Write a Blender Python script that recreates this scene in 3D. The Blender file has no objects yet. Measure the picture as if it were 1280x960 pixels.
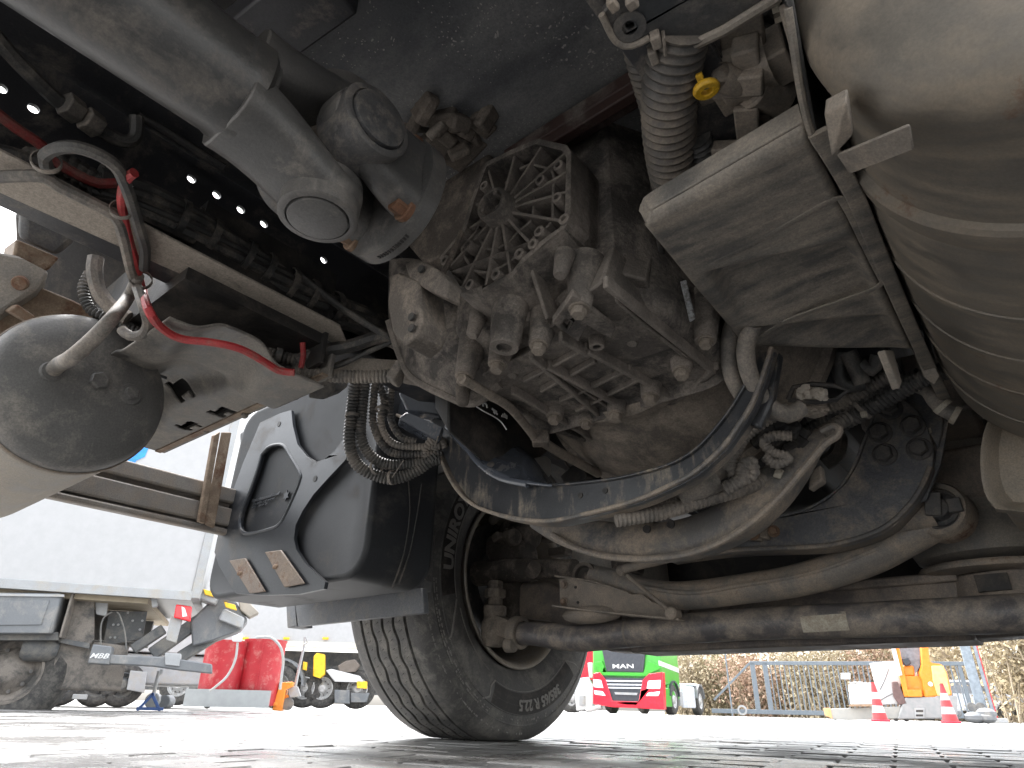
import bpy, bmesh, math, random
from mathutils import Vector as V, Matrix
from mathutils.geometry import tessellate_polygon
random.seed(7)
S = bpy.context.scene
R_ = math.radians
# ------------------------------------------------------------------ camera
FPX, PITCH, ROLL, YAW = 802.656, 0.467822, 0.021569, 0.694865      # focal length in px of a 1280 wide frame
CAM = V((0.66026, -1.88942, 0.097274))
fw = V((-math.sin(YAW)*math.cos(PITCH), math.cos(YAW)*math.cos(PITCH), math.sin(PITCH)))
rt0 = V((math.cos(YAW), math.sin(YAW), 0)); up0 = rt0.cross(fw)
rt = math.cos(ROLL)*rt0 + math.sin(ROLL)*up0; up = -math.sin(ROLL)*rt0 + math.cos(ROLL)*up0
cd = bpy.data.cameras.new('camera'); co = bpy.data.objects.new('camera', cd); S.collection.objects.link(co)
cd.sensor_width = 36; cd.lens = 36*FPX/1280; cd.clip_start = 0.01; cd.clip_end = 3000
m = Matrix((rt, up, -fw)).transposed().to_4x4(); m.translation = CAM; co.matrix_world = m
S.camera = co
# ------------------------------------------------------------------ world, sun, exposure
SUN_EL, SUN_AZ = R_(62), R_(-84)
w = bpy.data.worlds.new('World'); S.world = w; w.use_nodes = True
nt = w.node_tree; nt.nodes.clear()
out = nt.nodes.new('ShaderNodeOutputWorld'); bg = nt.nodes.new('ShaderNodeBackground'); sk = nt.nodes.new('ShaderNodeTexSky')
hs = nt.nodes.new('ShaderNodeHueSaturation'); hs.inputs['Saturation'].default_value = 0.22
sk.sky_type = 'NISHITA'; sk.sun_disc = False; sk.sun_elevation = SUN_EL; sk.sun_rotation = SUN_AZ
sk.air_density = 1.5; sk.dust_density = 4.0; sk.ozone_density = 1.0
nt.links.new(sk.outputs[0], hs.inputs['Color']); nt.links.new(hs.outputs[0], bg.inputs[0]); nt.links.new(bg.outputs[0], out.inputs[0])
bg.inputs[1].default_value = 0.15
sl = bpy.data.lights.new('sun', 'SUN'); sl.energy = .8; sl.angle = R_(24); sl.color = (1, .985, .965)
so = bpy.data.objects.new('sun', sl); S.collection.objects.link(so)
sd = V((math.sin(SUN_AZ)*math.cos(SUN_EL), math.cos(SUN_AZ)*math.cos(SUN_EL), math.sin(SUN_EL)))
so.rotation_euler = sd.to_track_quat('Z', 'Y').to_euler()
S.view_settings.view_transform = 'Standard'; S.view_settings.look = 'None'; S.view_settings.gamma = 1
S.view_settings.use_curve_mapping = False
S.view_settings.exposure = 2.5
S.cycles.max_bounces = 8; S.cycles.diffuse_bounces = 8; S.cycles.use_denoising = True

# ------------------------------------------------------------------ points of the place seen along a ray of the photograph
def ray(x, y): return (rt*((x-640)/FPX) + up*((480-y)/FPX) + fw).normalized()
def PX(x, y, v): d = ray(x, y); return CAM + d*((v-CAM.x)/d.x)
def PY(x, y, v): d = ray(x, y); return CAM + d*((v-CAM.y)/d.y)
def PZ(x, y, v): d = ray(x, y); return CAM + d*((v-CAM.z)/d.z)
def PD(x, y, t): return CAM + ray(x, y)*t
def L3(pts, d0, d1=None):                       # pixel list to points at a distance that runs from d0 to d1
    n = len(pts); d1 = d0 if d1 is None else d1
    return [PD(p[0], p[1], p[2] if len(p) > 2 else d0+(d1-d0)*i/max(1, n-1)) for i, p in enumerate(pts)]
def LX(pts, v): return [PX(a, b, v) for a, b in pts]
def LY(pts, v): return [PY(a, b, v) for a, b in pts]
def LZ(pts, v): return [PZ(a, b, v) for a, b in pts]

# ------------------------------------------------------------------ materials
MATS = {}
def mat(name, base, alt=None, rough=.6, metal=0., dust=None, damt=.0, dscale=6., rust=0., bump=.25, bscale=60., spec=.5, coat=0., wear=0., streak=False, fine=None):
    if name in MATS: return MATS[name]
    fine = (.5 if dust else 0.) if fine is None else fine
    M = bpy.data.materials.new(name); M.use_nodes = True; t = M.node_tree; N = t.nodes; K = t.links
    b = N['Principled BSDF']; b.inputs['Roughness'].default_value = rough; b.inputs['Metallic'].default_value = metal
    b.inputs['Specular IOR Level'].default_value = spec; b.inputs['Coat Weight'].default_value = coat
    geo = N.new('ShaderNodeNewGeometry')
    def noise(scale, detail=6, r=.6, vec=None, dist=0.):
        n = N.new('ShaderNodeTexNoise'); n.inputs['Scale'].default_value = scale; n.inputs['Detail'].default_value = detail
        n.inputs['Roughness'].default_value = r; n.inputs['Distortion'].default_value = dist
        K.new(vec or geo.outputs['Position'], n.inputs['Vector']); return n.outputs['Fac']
    def ramp(src, lo, hi, a=0., c=1.):
        r = N.new('ShaderNodeMapRange'); r.inputs[1].default_value = lo; r.inputs[2].default_value = hi; r.inputs[3].default_value = a; r.inputs[4].default_value = c
        K.new(src, r.inputs[0]); return r.outputs[0]
    def mix(fac, a, c):
        x = N.new('ShaderNodeMix'); x.data_type = 'RGBA'
        K.new(fac, x.inputs[0])
        for i, q in ((6, a), (7, c)):
            if isinstance(q, tuple): x.inputs[i].default_value = (*q, 1)
            else: K.new(q, x.inputs[i])
        return x.outputs[2]
    alt = alt or tuple(c*1.5 for c in base)
    col = mix(ramp(noise(dscale*1.7, 5), .35, .65), base, alt)
    rfac = None
    if dust:
        f = noise(dscale*1.9, 10, .74, dist=.3)
        if streak:
            mp = N.new('ShaderNodeMapping'); mp.inputs['Scale'].default_value = (9, 9, .9) if streak is True else streak
            K.new(geo.outputs['Position'], mp.inputs[0]); f2 = noise(dscale*.6, 6, .6, mp.outputs[0])
            mm = N.new('ShaderNodeMath'); mm.operation = 'MULTIPLY_ADD'; mm.inputs[1].default_value = .55
            K.new(f2, mm.inputs[0]); m3 = N.new('ShaderNodeMath'); m3.operation = 'MULTIPLY'; m3.inputs[1].default_value = .45
            K.new(f, m3.inputs[0]); K.new(m3.outputs[0], mm.inputs[2]); f = mm.outputs[0]
        c0 = .74-damt*.5
        f = ramp(f, c0-.10, c0+.06)
        mm = N.new('ShaderNodeMath'); mm.operation = 'MULTIPLY'; mm.use_clamp = True; K.new(f, mm.inputs[0]); K.new(ramp(noise(140, 3), .25, .6, .55, 1.), mm.inputs[1])
        rfac = mm.outputs[0]
        col = mix(rfac, col, dust)
    if wear > 0:
        f = ramp(geo.outputs['Pointiness'], .52, .58, 0, wear)
        col = mix(f, col, dust or tuple(min(1, c*3+.1) for c in base))
    if rust > 0:
        f = noise(dscale*1.3+3, 10, .72); f = ramp(f, .72-rust*.35, .80-rust*.3)
        col = mix(f, col, mix(noise(90, 2), (.17, .08, .04), (.09, .042, .024)))
    sp = N.new('ShaderNodeMix'); sp.data_type = 'RGBA'; sp.blend_type = 'MULTIPLY'; sp.inputs[0].default_value = fine
    fr = N.new('ShaderNodeMapRange'); fr.inputs[1].default_value = .3; fr.inputs[2].default_value = .72; fr.inputs[3].default_value = .35; fr.inputs[4].default_value = 1.4; K.new(noise(330, 4, .75), fr.inputs[0])
    K.new(col, sp.inputs[6]); K.new(fr.outputs[0], sp.inputs[7]); col = sp.outputs[2]
    K.new(col, b.inputs['Base Color'])
    if rfac is not None:
        K.new(ramp(rfac, 0, 1, rough, max(rough, .82)), b.inputs['Roughness'])
        if metal > 0: K.new(ramp(rfac, 0, 1, metal, metal*.25), b.inputs['Metallic'])
    if bump > 0:
        bn = N.new('ShaderNodeBump'); bn.inputs['Strength'].default_value = bump; bn.inputs['Distance'].default_value = .004
        K.new(noise(bscale, 6, .65), bn.inputs['Height']); K.new(bn.outputs[0], b.inputs['Normal'])
    MATS[name] = M; return M
DUST = (.30, .262, .225); DUSTG = (.27, .25, .23); DUSTD = (.16, .143, .127)
M_frame = mat('black frame paint', (.034, .034, .038), (.048, .048, .052), rough=.42, dust=(.2, .175, .15), damt=.24, bump=.2)
M_flange = mat('dusty flange steel', (.10, .09, .08), (.16, .14, .12), .7, dust=(.36, .315, .265), damt=.75, dscale=9, bump=.2)
M_gloss = mat('glossy black paint', (.07, .08, .10), (.09, .10, .12), .2, dust=(.23, .2, .17), damt=.14, dscale=5, bump=.05, coat=.6, fine=.2)
M_xm = mat('stained black beam', (.034, .036, .041), (.05, .052, .056), .28, dust=(.30, .25, .19), damt=.27, dscale=8, bump=.1, streak=(11, 11, 2.2))
M_beam = mat('dusty grey beam', (.075, .076, .08), (.11, .106, .10), .45, dust=(.34, .28, .22), damt=.42, dscale=4, bump=.18, wear=.3)
M_arm = mat('dark arm paint', (.10, .104, .115), (.13, .133, .14), .42, dust=(.31, .265, .215), damt=.34, dscale=6, bump=.3, bscale=90)
M_cast = mat('dusty cast iron', (.042, .038, .0355), (.075, .068, .062), .75, dust=(.245, .213, .184), damt=.40, dscale=8, bump=.6, bscale=120, wear=.55, spec=.35)
M_bell = mat('dusty bell casting', (.09, .078, .066), (.13, .112, .095), .7, dust=(.28, .235, .19), damt=.45, dscale=6, bump=.35, bscale=90)
M_castd = mat('dark cast iron', (.05, .045, .041), (.085, .075, .066), .8, dust=(.24, .2, .165), damt=.34, dscale=8, bump=.6, bscale=120, wear=.35, spec=.3)
M_bolt = mat('dusty bolt', (.09, .077, .065), (.14, .12, .10), .75, dust=(.25, .21, .17), damt=.45, dscale=20, bump=.25, wear=.4)
M_boltd = mat('dark bolt', (.04, .042, .046), (.07, .07, .072), .5, dust=DUSTD, damt=.35, dscale=25, bump=.2, wear=.3)
M_boltr = mat('rusty bolt', (.15, .095, .06), (.2, .13, .085), .8, dust=(.28, .2, .13), damt=.3, rust=.8, bump=.4)
M_shaft = mat('grey shaft paint', (.042, .041, .04), (.062, .06, .058), .33, dust=(.17, .15, .13), damt=.22, dscale=5, bump=.12, bscale=140, wear=.2, fine=.35)
M_yoke = mat('grey yoke casting', (.062, .061, .06), (.09, .087, .084), .38, dust=(.2, .18, .16), damt=.26, dscale=7, bump=.2, bscale=160, wear=.3, fine=.35)
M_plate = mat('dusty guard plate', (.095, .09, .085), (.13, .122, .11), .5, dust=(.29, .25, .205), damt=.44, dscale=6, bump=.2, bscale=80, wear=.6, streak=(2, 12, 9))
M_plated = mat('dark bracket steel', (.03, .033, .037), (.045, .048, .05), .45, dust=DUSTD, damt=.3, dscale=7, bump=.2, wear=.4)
M_bare = mat('dusty bare bracket', (.16, .14, .12), (.22, .19, .16), .7, dust=(.30, .25, .20), damt=.4, rust=.12, bump=.3)
M_sil = mat('dusty stainless', (.13, .117, .10), (.175, .156, .132), .5, .3, dust=(.235, .195, .15), damt=.42, dscale=5, rust=.27, bump=.1, bscale=30, streak=(3, 14, 3), fine=.22)
M_sil2 = mat('pale dusty stainless', (.26, .23, .19), (.33, .29, .24), .5, .3, dust=(.37, .31, .24), damt=.45, dscale=4, rust=.14, bump=.15)
M_rub = mat('tyre rubber', (.085, .082, .08), (.11, .106, .103), .55, dust=(.24, .225, .205), damt=.34, dscale=6, bump=.3, bscale=150, spec=.4)
M_rubt = mat('worn tread rubber', (.05, .047, .046), (.07, .066, .063), .6, dust=(.17, .155, .14), damt=.4, dscale=14, bump=.4, bscale=180, spec=.45)
M_let = mat('raised tyre lettering', (.22, .21, .2), (.26, .25, .235), .6, dust=(.26, .24, .22), damt=.4, dscale=12, bump=.15)
M_rim = mat('dusty wheel rim', (.28, .25, .22), (.36, .33, .29), .5, .3, dust=(.33, .28, .22), damt=.4, dscale=10, bump=.2)
M_rimd = mat('dark wheel disc', (.03, .03, .031), (.05, .05, .05), .35, .2, dust=DUSTD, damt=.3, bump=.15)
M_black = mat('dusty black and hole shade', (.020, .019, .019), (.03, .028, .027), .6, dust=(.10, .085, .072), damt=.32, bump=.3)  # dark dusty parts; also painted as the shade inside holes and gaps
M_hose = mat('dusty grey hose', (.115, .107, .097), (.15, .138, .125), .65, dust=(.3, .26, .22), damt=.45, dscale=9, bump=.15)
M_hosed = mat('dark hose', (.05, .049, .048), (.07, .068, .064), .5, dust=(.2, .178, .155), damt=.32, dscale=9, bump=.2)
M_loom = mat('cable loom', (.04, .039, .039), (.06, .058, .055), .45, dust=(.22, .19, .16), damt=.36, dscale=14, bump=.35, bscale=160)
M_corr = mat('dusty corrugated hose', (.07, .066, .062), (.10, .093, .086), .55, dust=(.22, .185, .15), damt=.4, dscale=7, bump=.12, wear=.3)
M_red = mat('red cable', (.36, .025, .03), (.44, .04, .04), .55, dust=(.28, .13, .11), damt=.25, dscale=14, bump=.1)
M_redd = mat('dusty red cable', (.26, .03, .03), (.32, .05, .045), .55, dust=(.24, .12, .10), damt=.4, dscale=14, bump=.1)
M_tank = mat('air tank paint', (.085, .083, .08), (.11, .107, .103), .58, dust=(.22, .203, .182), damt=.30, dscale=7, bump=.2, rust=.02)
M_tankb = mat('air tank shell', (.15, .138, .122), (.19, .175, .152), .55, dust=(.28, .245, .2), damt=.5, dscale=5, bump=.2, rust=.22)
M_tray = mat('dusty pressed tray', (.085, .081, .076), (.12, .113, .104), .5, dust=(.24, .218, .19), damt=.48, dscale=6, bump=.2, rust=.09)
M_trayd = mat('grey box', (.06, .062, .066), (.09, .09, .092), .5, dust=(.2, .18, .155), damt=.4, bump=.2)
M_plas = mat('black plastic tank', (.018, .0195, .0225), (.023, .025, .028), .5, dust=(.08, .074, .068), damt=.2, dscale=4, bump=.06, bscale=30, spec=.35)
M_strap = mat('painted strap bracket', (.026, .029, .035), (.036, .040, .046), .38, dust=(.12, .112, .104), damt=.22, dscale=3.5, bump=.06, metal=.2)
M_clip = mat('rusty clip', (.16, .125, .10), (.2, .155, .12), .6, dust=(.28, .22, .165), damt=.3, rust=.55, bump=.4, dscale=12)
M_rusty = mat('rusty steel', (.15, .105, .07), (.22, .16, .11), .7, dust=(.32, .25, .18), damt=.35, rust=.6, bump=.4, dscale=6)
M_alu = mat('weathered aluminium rail', (.20, .185, .17), (.27, .25, .225), .55, .3, dust=(.26, .22, .18), damt=.4, dscale=6, bump=.2, streak=(1, 8, 8))
M_step = mat('grey step panel', (.10, .107, .118), (.125, .13, .14), .5, dust=(.2, .19, .175), damt=.3, bump=.12)
M_deck = mat('splashed deck panel', (.10, .102, .108), (.07, .073, .08), .4, dust=(.22, .217, .212), damt=.44, dscale=2.6, bump=.1, streak=(2, 6, 2))
M_yel = mat('yellow tag', (.62, .36, .02), rough=.45, dust=(.4, .28, .1), damt=.2, bump=.05)
M_pale = mat('crumbling pale foam', (.45, .40, .34), (.55, .5, .43), .9, bump=1., bscale=150)
M_lab = mat('pale sticker', (.42, .38, .31), (.5, .46, .38), .7, dust=(.33, .28, .22), damt=.4, dscale=20, bump=.1)
M_print = mat('white print', (.62, .62, .62), rough=.6, bump=0)
M_axle = mat('axle paint', (.14, .122, .114), (.185, .162, .148), .45, dust=(.33, .275, .225), damt=.42, dscale=5, bump=.3, rust=.06)
M_rod = mat('track rod paint', (.085, .08, .085), (.125, .115, .115), .38, dust=(.33, .28, .23), damt=.42, dscale=6, bump=.25, rust=.06, wear=.3)
M_rodr = mat('rusty rod', (.16, .148, .135), (.215, .192, .168), .5, dust=(.35, .285, .22), damt=.42, dscale=5, bump=.3, rust=.36)
M_bag = mat('air spring rubber', (.19, .176, .162), (.235, .218, .2), .55, dust=(.34, .3, .25), damt=.42, dscale=5, bump=.15)
# speckles of dried splashes on the deck panel
def specks(M):
    t = M.node_tree; N = t.nodes; K = t.links; b = N['Principled BSDF']; old = b.inputs['Base Color'].links[0].from_socket
    g = N.new('ShaderNodeNewGeometry'); v = N.new('ShaderNodeTexVoronoi'); v.inputs['Scale'].default_value = 130; v.inputs['Randomness'].default_value = 1
    d = N.new('ShaderNodeTexNoise'); d.inputs['Scale'].default_value = 30; K.new(g.outputs['Position'], d.inputs['Vector'])
    ad = N.new('ShaderNodeMix'); ad.data_type = 'VECTOR'; ad.inputs[0].default_value = .03; K.new(g.outputs['Position'], ad.inputs[4]); K.new(d.outputs['Color'], ad.inputs[5])
    K.new(ad.outputs[1], v.inputs['Vector'])
    n = N.new('ShaderNodeTexNoise'); n.inputs['Scale'].default_value = 7; n.inputs['Detail'].default_value = 8; n.inputs['Roughness'].default_value = .7; K.new(g.outputs['Position'], n.inputs['Vector'])
    s = N.new('ShaderNodeMapRange'); s.inputs[1].default_value = .40; s.inputs[2].default_value = .72; s.inputs[3].default_value = .03; s.inputs[4].default_value = .34; K.new(n.outputs['Fac'], s.inputs[0])
    c = N.new('ShaderNodeMath'); c.operation = 'LESS_THAN'; K.new(v.outputs['Distance'], c.inputs[0]); K.new(s.outputs[0], c.inputs[1])
    x = N.new('ShaderNodeMix'); x.data_type = 'RGBA'; K.new(c.outputs[0], x.inputs[0]); K.new(old, x.inputs[6]); x.inputs[7].default_value = (.34, .32, .30, 1)
    K.new(x.outputs[2], b.inputs['Base Color'])
specks(M_deck)

# ------------------------------------------------------------------ mesh building
def cr(pts, rad=None, step=.012, closed=False):   # Catmull-Rom through the points
    P = [V(p) for p in pts]; n = len(P); o = []; ro = []
    for i in range(n-1):
        a = P[max(0, i-1)]; b = P[i]; c = P[i+1]; d = P[min(n-1, i+2)]
        k = max(2, min(60, int((c-b).length/step)+1))
        for j in range(k):
            t = j/k; t2 = t*t; t3 = t2*t
            o.append(.5*((2*b)+(c-a)*t+(2*a-5*b+4*c-d)*t2+(3*b-a-3*c+d)*t3))
            if rad: ro.append(rad[i]*(1-t)+rad[i+1]*t)
    o.append(P[-1]); ro.append(rad[-1] if rad else 0)
    return o, ro
def perp(a):
    a = a.normalized(); b = V((0, 0, 1)) if abs(a.z) < .9 else V((1, 0, 0)); u = a.cross(b).normalized(); return u, a.cross(u).normalized()
def rr(w, h, r, n=4):                              # rounded rectangle, list of (u, v)
    r = min(r, w/2-1e-5, h/2-1e-5); o = []
    for cx, cy, a0 in ((w/2-r, h/2-r, 0), (-w/2+r, h/2-r, 90), (-w/2+r, -h/2+r, 180), (w/2-r, -h/2+r, 270)):
        for k in range(n+1):
            a = R_(a0+90*k/n); o.append((cx+r*math.cos(a), cy+r*math.sin(a)))
    return o
class MB:
    def __init__(s): s.v = []; s.f = []
    def add(s, vs, fs):
        n = len(s.v); s.v += [V(p) for p in vs]; s.f += [tuple(i+n for i in f) for f in fs]; return s
    def box(s, c, d, rot=None):
        c = V(c); o = []
        for z in (-.5, .5):
            for x, y in ((-.5, -.5), (.5, -.5), (.5, .5), (-.5, .5)):
                p = V((x*d[0], y*d[1], z*d[2])); o.append(c+(rot @ p if rot else p))
        return s.add(o, [(3, 2, 1, 0), (4, 5, 6, 7), (0, 1, 5, 4), (1, 2, 6, 5), (2, 3, 7, 6), (3, 0, 4, 7)])
    def bar(s, a, b, w, h, upv=(0, 0, 1)):         # square bar from a to b
        a = V(a); b = V(b); d = (b-a); u = d.cross(V(upv)); u = u.normalized() if u.length > 1e-6 else perp(d)[0]; v = u.cross(d).normalized()
        return s.loft([[p+u*x+v*y for x, y in ((w/2, h/2), (-w/2, h/2), (-w/2, -h/2), (w/2, -h/2))] for p in (a, b)])
    def loft(s, secs, caps=True, closed=False):
        n = len(secs[0]); vs = [p for q in secs for p in q]; fs = []
        for i in range(len(secs)-1):
            for j in range(n): fs.append((i*n+j, i*n+(j+1) % n, (i+1)*n+(j+1) % n, (i+1)*n+j))
        if caps: fs.append(tuple(range(n-1, -1, -1))); k = (len(secs)-1)*n; fs.append(tuple(k+j for j in range(n)))
        return s.add(vs, fs)
    def prism(s, loops, ext):                      # planar outline with holes, pushed along ext
        ext = V(ext); loops = [[V(p) for p in l] for l in loops]; tri = tessellate_polygon(loops); fl = [p for l in loops for p in l]; n = len(fl)
        fs = [tuple(t) for t in tri]+[tuple(i+n for i in reversed(t)) for t in tri]; k = 0
        for l in loops:
            q = len(l)
            for j in range(q): fs.append((k+j, k+(j+1) % q, k+(j+1) % q+n, k+j+n))
            k += q
        return s.add(fl+[p+ext for p in fl], fs)
    def tube(s, pts, r, n=10, smooth=True, corr=None, flat=None, step=.012, caps=True):
        rad = r if isinstance(r, (list, tuple)) else [r]*len(pts)
        if corr: step = corr[1]/4
        if smooth and len(pts) > 2 or corr: P, Rr = cr(pts, rad, step)
        else: P = [V(p) for p in pts]; Rr = list(rad)
        if corr:                                   # even spacing, then rings
            L = [0]
            for a, b in zip(P, P[1:]): L.append(L[-1]+(b-a).length)
            m_ = max(4, int(L[-1]/step)); Q = []; q = []; k = 0
            for i in range(m_+1):
                t = L[-1]*i/m_
                while k < len(L)-2 and L[k+1] < t: k += 1
                g = (t-L[k])/max(1e-9, L[k+1]-L[k]); Q.append(P[k].lerp(P[k+1], g)); q.append((Rr[k]*(1-g)+Rr[k+1]*g)*(1+corr[0]*(1, .3, -1, .3)[i % 4]))
            P, Rr = Q, q
        secs = []; u = None
        for i, p in enumerate(P):
            d = (P[min(i+1, len(P)-1)]-P[max(i-1, 0)])
            if d.length < 1e-9: d = V((0, 0, 1))
            d.normalize()
            if u is None: u = perp(d)[0] if flat is None else (V(flat[2])-d*d.dot(V(flat[2]))).normalized()
            u = (u-d*d.dot(u)).normalized(); v = d.cross(u)
            if flat: secs.append([p+u*(a*Rr[i])+v*(b*Rr[i]) for a, b in rr(flat[0], flat[1], flat[3] if len(flat) > 3 else min(flat[0], flat[1])*.4, 3)])
            else: secs.append([p+(u*math.cos(2*math.pi*k/n)+v*math.sin(2*math.pi*k/n))*Rr[i] for k in range(n)])
        return s.loft(secs, caps)
    def lathe(s, o, ax, prof, n=32, a0=0., a1=360.):  # prof: (distance along the axis, radius)
        o = V(o); ax = V(ax).normalized(); u, v = perp(ax); full = abs(a1-a0) >= 359.9; m_ = n if full else n+1; vs = []; fs = []
        for t, r in prof:
            for k in range(m_):
                a = R_(a0+(a1-a0)*k/n); vs.append(o+ax*t+(u*math.cos(a)+v*math.sin(a))*max(r, 1e-5))
        for i in range(len(prof)-1):
            for k in range(n): j = (k+1) % m_; fs.append((i*m_+k, i*m_+j, (i+1)*m_+j, (i+1)*m_+k))
        return s.add(vs, fs)
    def cyl(s, o, ax, r, h, n=20): return s.lathe(o, ax, [(0, 0), (0, r), (h, r), (h, 0)], n)
    def bolt(s, o, ax, r, h=None):                 # washer and hexagon head
        h = h or r*.9; o = V(o); ax = V(ax).normalized()
        s.lathe(o, ax, [(-h*.3, r*1.35), (h*.12, r*1.35), (h*.2, r*1.25), (h*.2, 0)], 18)
        s.lathe(o+ax*h*.2, ax, [(0, r), (h*.75, r), (h*.9, r*.86), (h*.9, 0)], 6); return s
    def ball(s, c, r, n=12, sc=(1, 1, 1)):
        vs = []; fs = []; c = V(c)
        for i in range(n//2+1):
            a = math.pi*i/(n//2)
            for k in range(n): b = 2*math.pi*k/n; vs.append(c+V((sc[0]*r*math.sin(a)*math.cos(b), sc[1]*r*math.sin(a)*math.sin(b), sc[2]*r*math.cos(a))))
        for i in range(n//2):
            for k in range(n): fs.append((i*n+k, i*n+(k+1) % n, (i+1)*n+(k+1) % n, (i+1)*n+k))
        return s.add(vs, fs)
    def sheet(s, fn, nu, nv, keep=None):           # grid of fn(u, v)
        vs = [fn(i/nu, j/nv) for j in range(nv+1) for i in range(nu+1)]; fs = []
        for j in range(nv):
            for i in range(nu):
                if keep and not keep((i+.5)/nu, (j+.5)/nv): continue
                a = j*(nu+1)+i; fs.append((a, a+1, a+nu+2, a+nu+1))
        return s.add(vs, fs)
ORG = {}
def empty(name, loc, rotz=0., **k):
    o = bpy.data.objects.new(name, None); S.collection.objects.link(o); o.location = loc; o.rotation_euler = (0, 0, rotz); o.empty_display_size = .2
    ORG[o.name] = V((0, 0, 0))
    for a, b in k.items(): o[a] = b
    return o
def build(name, mb, M, parent=None, bevel=0., ang=38., solid=0., label=None, seg=2, **k):
    me = bpy.data.meshes.new(name); c = sum(mb.v, V((0, 0, 0)))/len(mb.v)
    me.from_pydata([p-c for p in mb.v], [], mb.f); me.validate(clean_customdata=False)
    bm = bmesh.new(); bm.from_mesh(me); bmesh.ops.remove_doubles(bm, verts=bm.verts, dist=2e-5); bmesh.ops.recalc_face_normals(bm, faces=bm.faces); bm.to_mesh(me); bm.free()
    me.polygons.foreach_set('use_smooth', [True]*len(me.polygons)); me.set_sharp_from_angle(angle=R_(ang)); me.materials.append(M)
    o = bpy.data.objects.new(name, me); S.collection.objects.link(o)
    if parent: o.parent = parent; o.location = c-ORG[parent.name]
    else: o.location = c
    ORG[o.name] = c
    if solid: q = o.modifiers.new('thickness', 'SOLIDIFY'); q.thickness = solid; q.offset = 0
    if bevel: q = o.modifiers.new('bevel', 'BEVEL'); q.width = bevel; q.segments = seg; q.limit_method = 'ANGLE'; q.angle_limit = R_(32)
    if label: o['label'] = label
    for a, b in k.items(): o[a] = b
    return o
def inst(src, parent, loc, name=None, rot=None, **k):   # another object on the same mesh, loc in the thing's frame
    o = src.copy(); S.collection.objects.link(o); o.name = name or src.name.split('.')[0]; o.parent = parent
    o.location = V(loc)-(ORG[parent.name] if parent else V((0, 0, 0)))
    if rot is not None: o.rotation_euler = rot
    ORG[o.name] = V(loc)
    for a in list(o.keys()): 
        if a in k: o[a] = k[a]
    return o
BOLTM = {}
def bolts(parent, pts, ax, r, M, h=None, name='bolt'):   # hexagon bolts sharing one mesh, each an object
    ax = V(ax).normalized(); key = (round(r, 4), h, M.name, name)
    q = ax.to_track_quat('Z', 'Y').to_euler()
    for p in pts:
        if key not in BOLTM:
            o = build(name, MB().bolt((0, 0, 0), (0, 0, 1), r, h), M, parent); BOLTM[key] = (o.data, V(ORG[o.name]))
        else:
            o = bpy.data.objects.new(name, BOLTM[key][0]); S.collection.objects.link(o); o.parent = parent
        c = V(p)+q.to_matrix() @ BOLTM[key][1]; o.rotation_euler = q; o.location = c-ORG[parent.name]; ORG[o.name] = c
def text_mb(body, size, ext=.001, res=2, bold=.0, fine=0):          # lettering as geometry in its own x, y plane, centred in x
    cu = bpy.data.curves.new('lettering', 'FONT'); cu.body = body; cu.size = size; cu.extrude = ext; cu.align_x = 'CENTER'; cu.resolution_u = res; cu.offset = bold*size
    o = bpy.data.objects.new('lettering', cu); S.collection.objects.link(o)
    bpy.context.view_layer.update(); me = bpy.data.meshes.new_from_object(o.evaluated_get(bpy.context.evaluated_depsgraph_get()))
    bm = bmesh.new(); bm.from_mesh(me); bmesh.ops.remove_doubles(bm, verts=bm.verts, dist=1e-6)
    if fine:
        for _ in range(5):
            es = [e for e in bm.edges if e.calc_length() > fine]
            if not es: break
            bmesh.ops.subdivide_edges(bm, edges=es, cuts=1); bmesh.ops.triangulate(bm, faces=[f for f in bm.faces if len(f.verts) > 4])
    bm.to_mesh(me); bm.free()
    mb = MB(); mb.add([v.co.copy() for v in me.vertices], [tuple(p.vertices) for p in me.polygons])
    bpy.data.objects.remove(o); bpy.data.curves.remove(cu); bpy.data.meshes.remove(me); return mb

def split(o):                                      # each separate piece of a mesh becomes an object of its own beside it
    bm = bmesh.new(); bm.from_mesh(o.data); seen = set(); isl = []
    for f0 in bm.faces:
        if f0.index in seen: continue
        st = [f0]; seen.add(f0.index); cur = []
        while st:
            f = st.pop(); cur.append(f)
            for e in f.edges:
                for g in e.link_faces:
                    if g.index not in seen: seen.add(g.index); st.append(g)
        isl.append(cur)
    if len(isl) < 2: bm.free(); return [o]
    res = []; sharp = [e.use_edge_sharp for e in o.data.edges]
    for cur in isl:
        ids = {}; vs = []; fs = []
        for f in cur:
            for v in f.verts:
                if v.index not in ids: ids[v.index] = len(vs); vs.append(v.co.copy())
            fs.append(tuple(ids[v.index] for v in f.verts))
        c = sum(vs, V((0, 0, 0)))/len(vs); me = bpy.data.meshes.new(o.data.name); me.from_pydata([v-c for v in vs], [], fs)
        me.polygons.foreach_set('use_smooth', [True]*len(fs)); me.set_sharp_from_angle(angle=R_(38)); me.materials.append(o.data.materials[0])
        n = o.copy(); n.data = me; S.collection.objects.link(n); n.parent = o.parent; n.location = o.location+c; res.append(n)
    bm.free(); nm = o.name.split('.')[0]; bpy.data.objects.remove(o)
    for n in res: n.name = nm
    return res
# ================================================================== the truck overhead
truck = empty('truck', (0, 0, 0), label='parked truck seen from underneath, dusty black chassis with gearbox, shaft and front wheel', category='truck')
T = truck
UPX = V((0, 0, 1)); FWD = V((0, 1, 0)); RGT = V((1, 0, 0))
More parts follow.
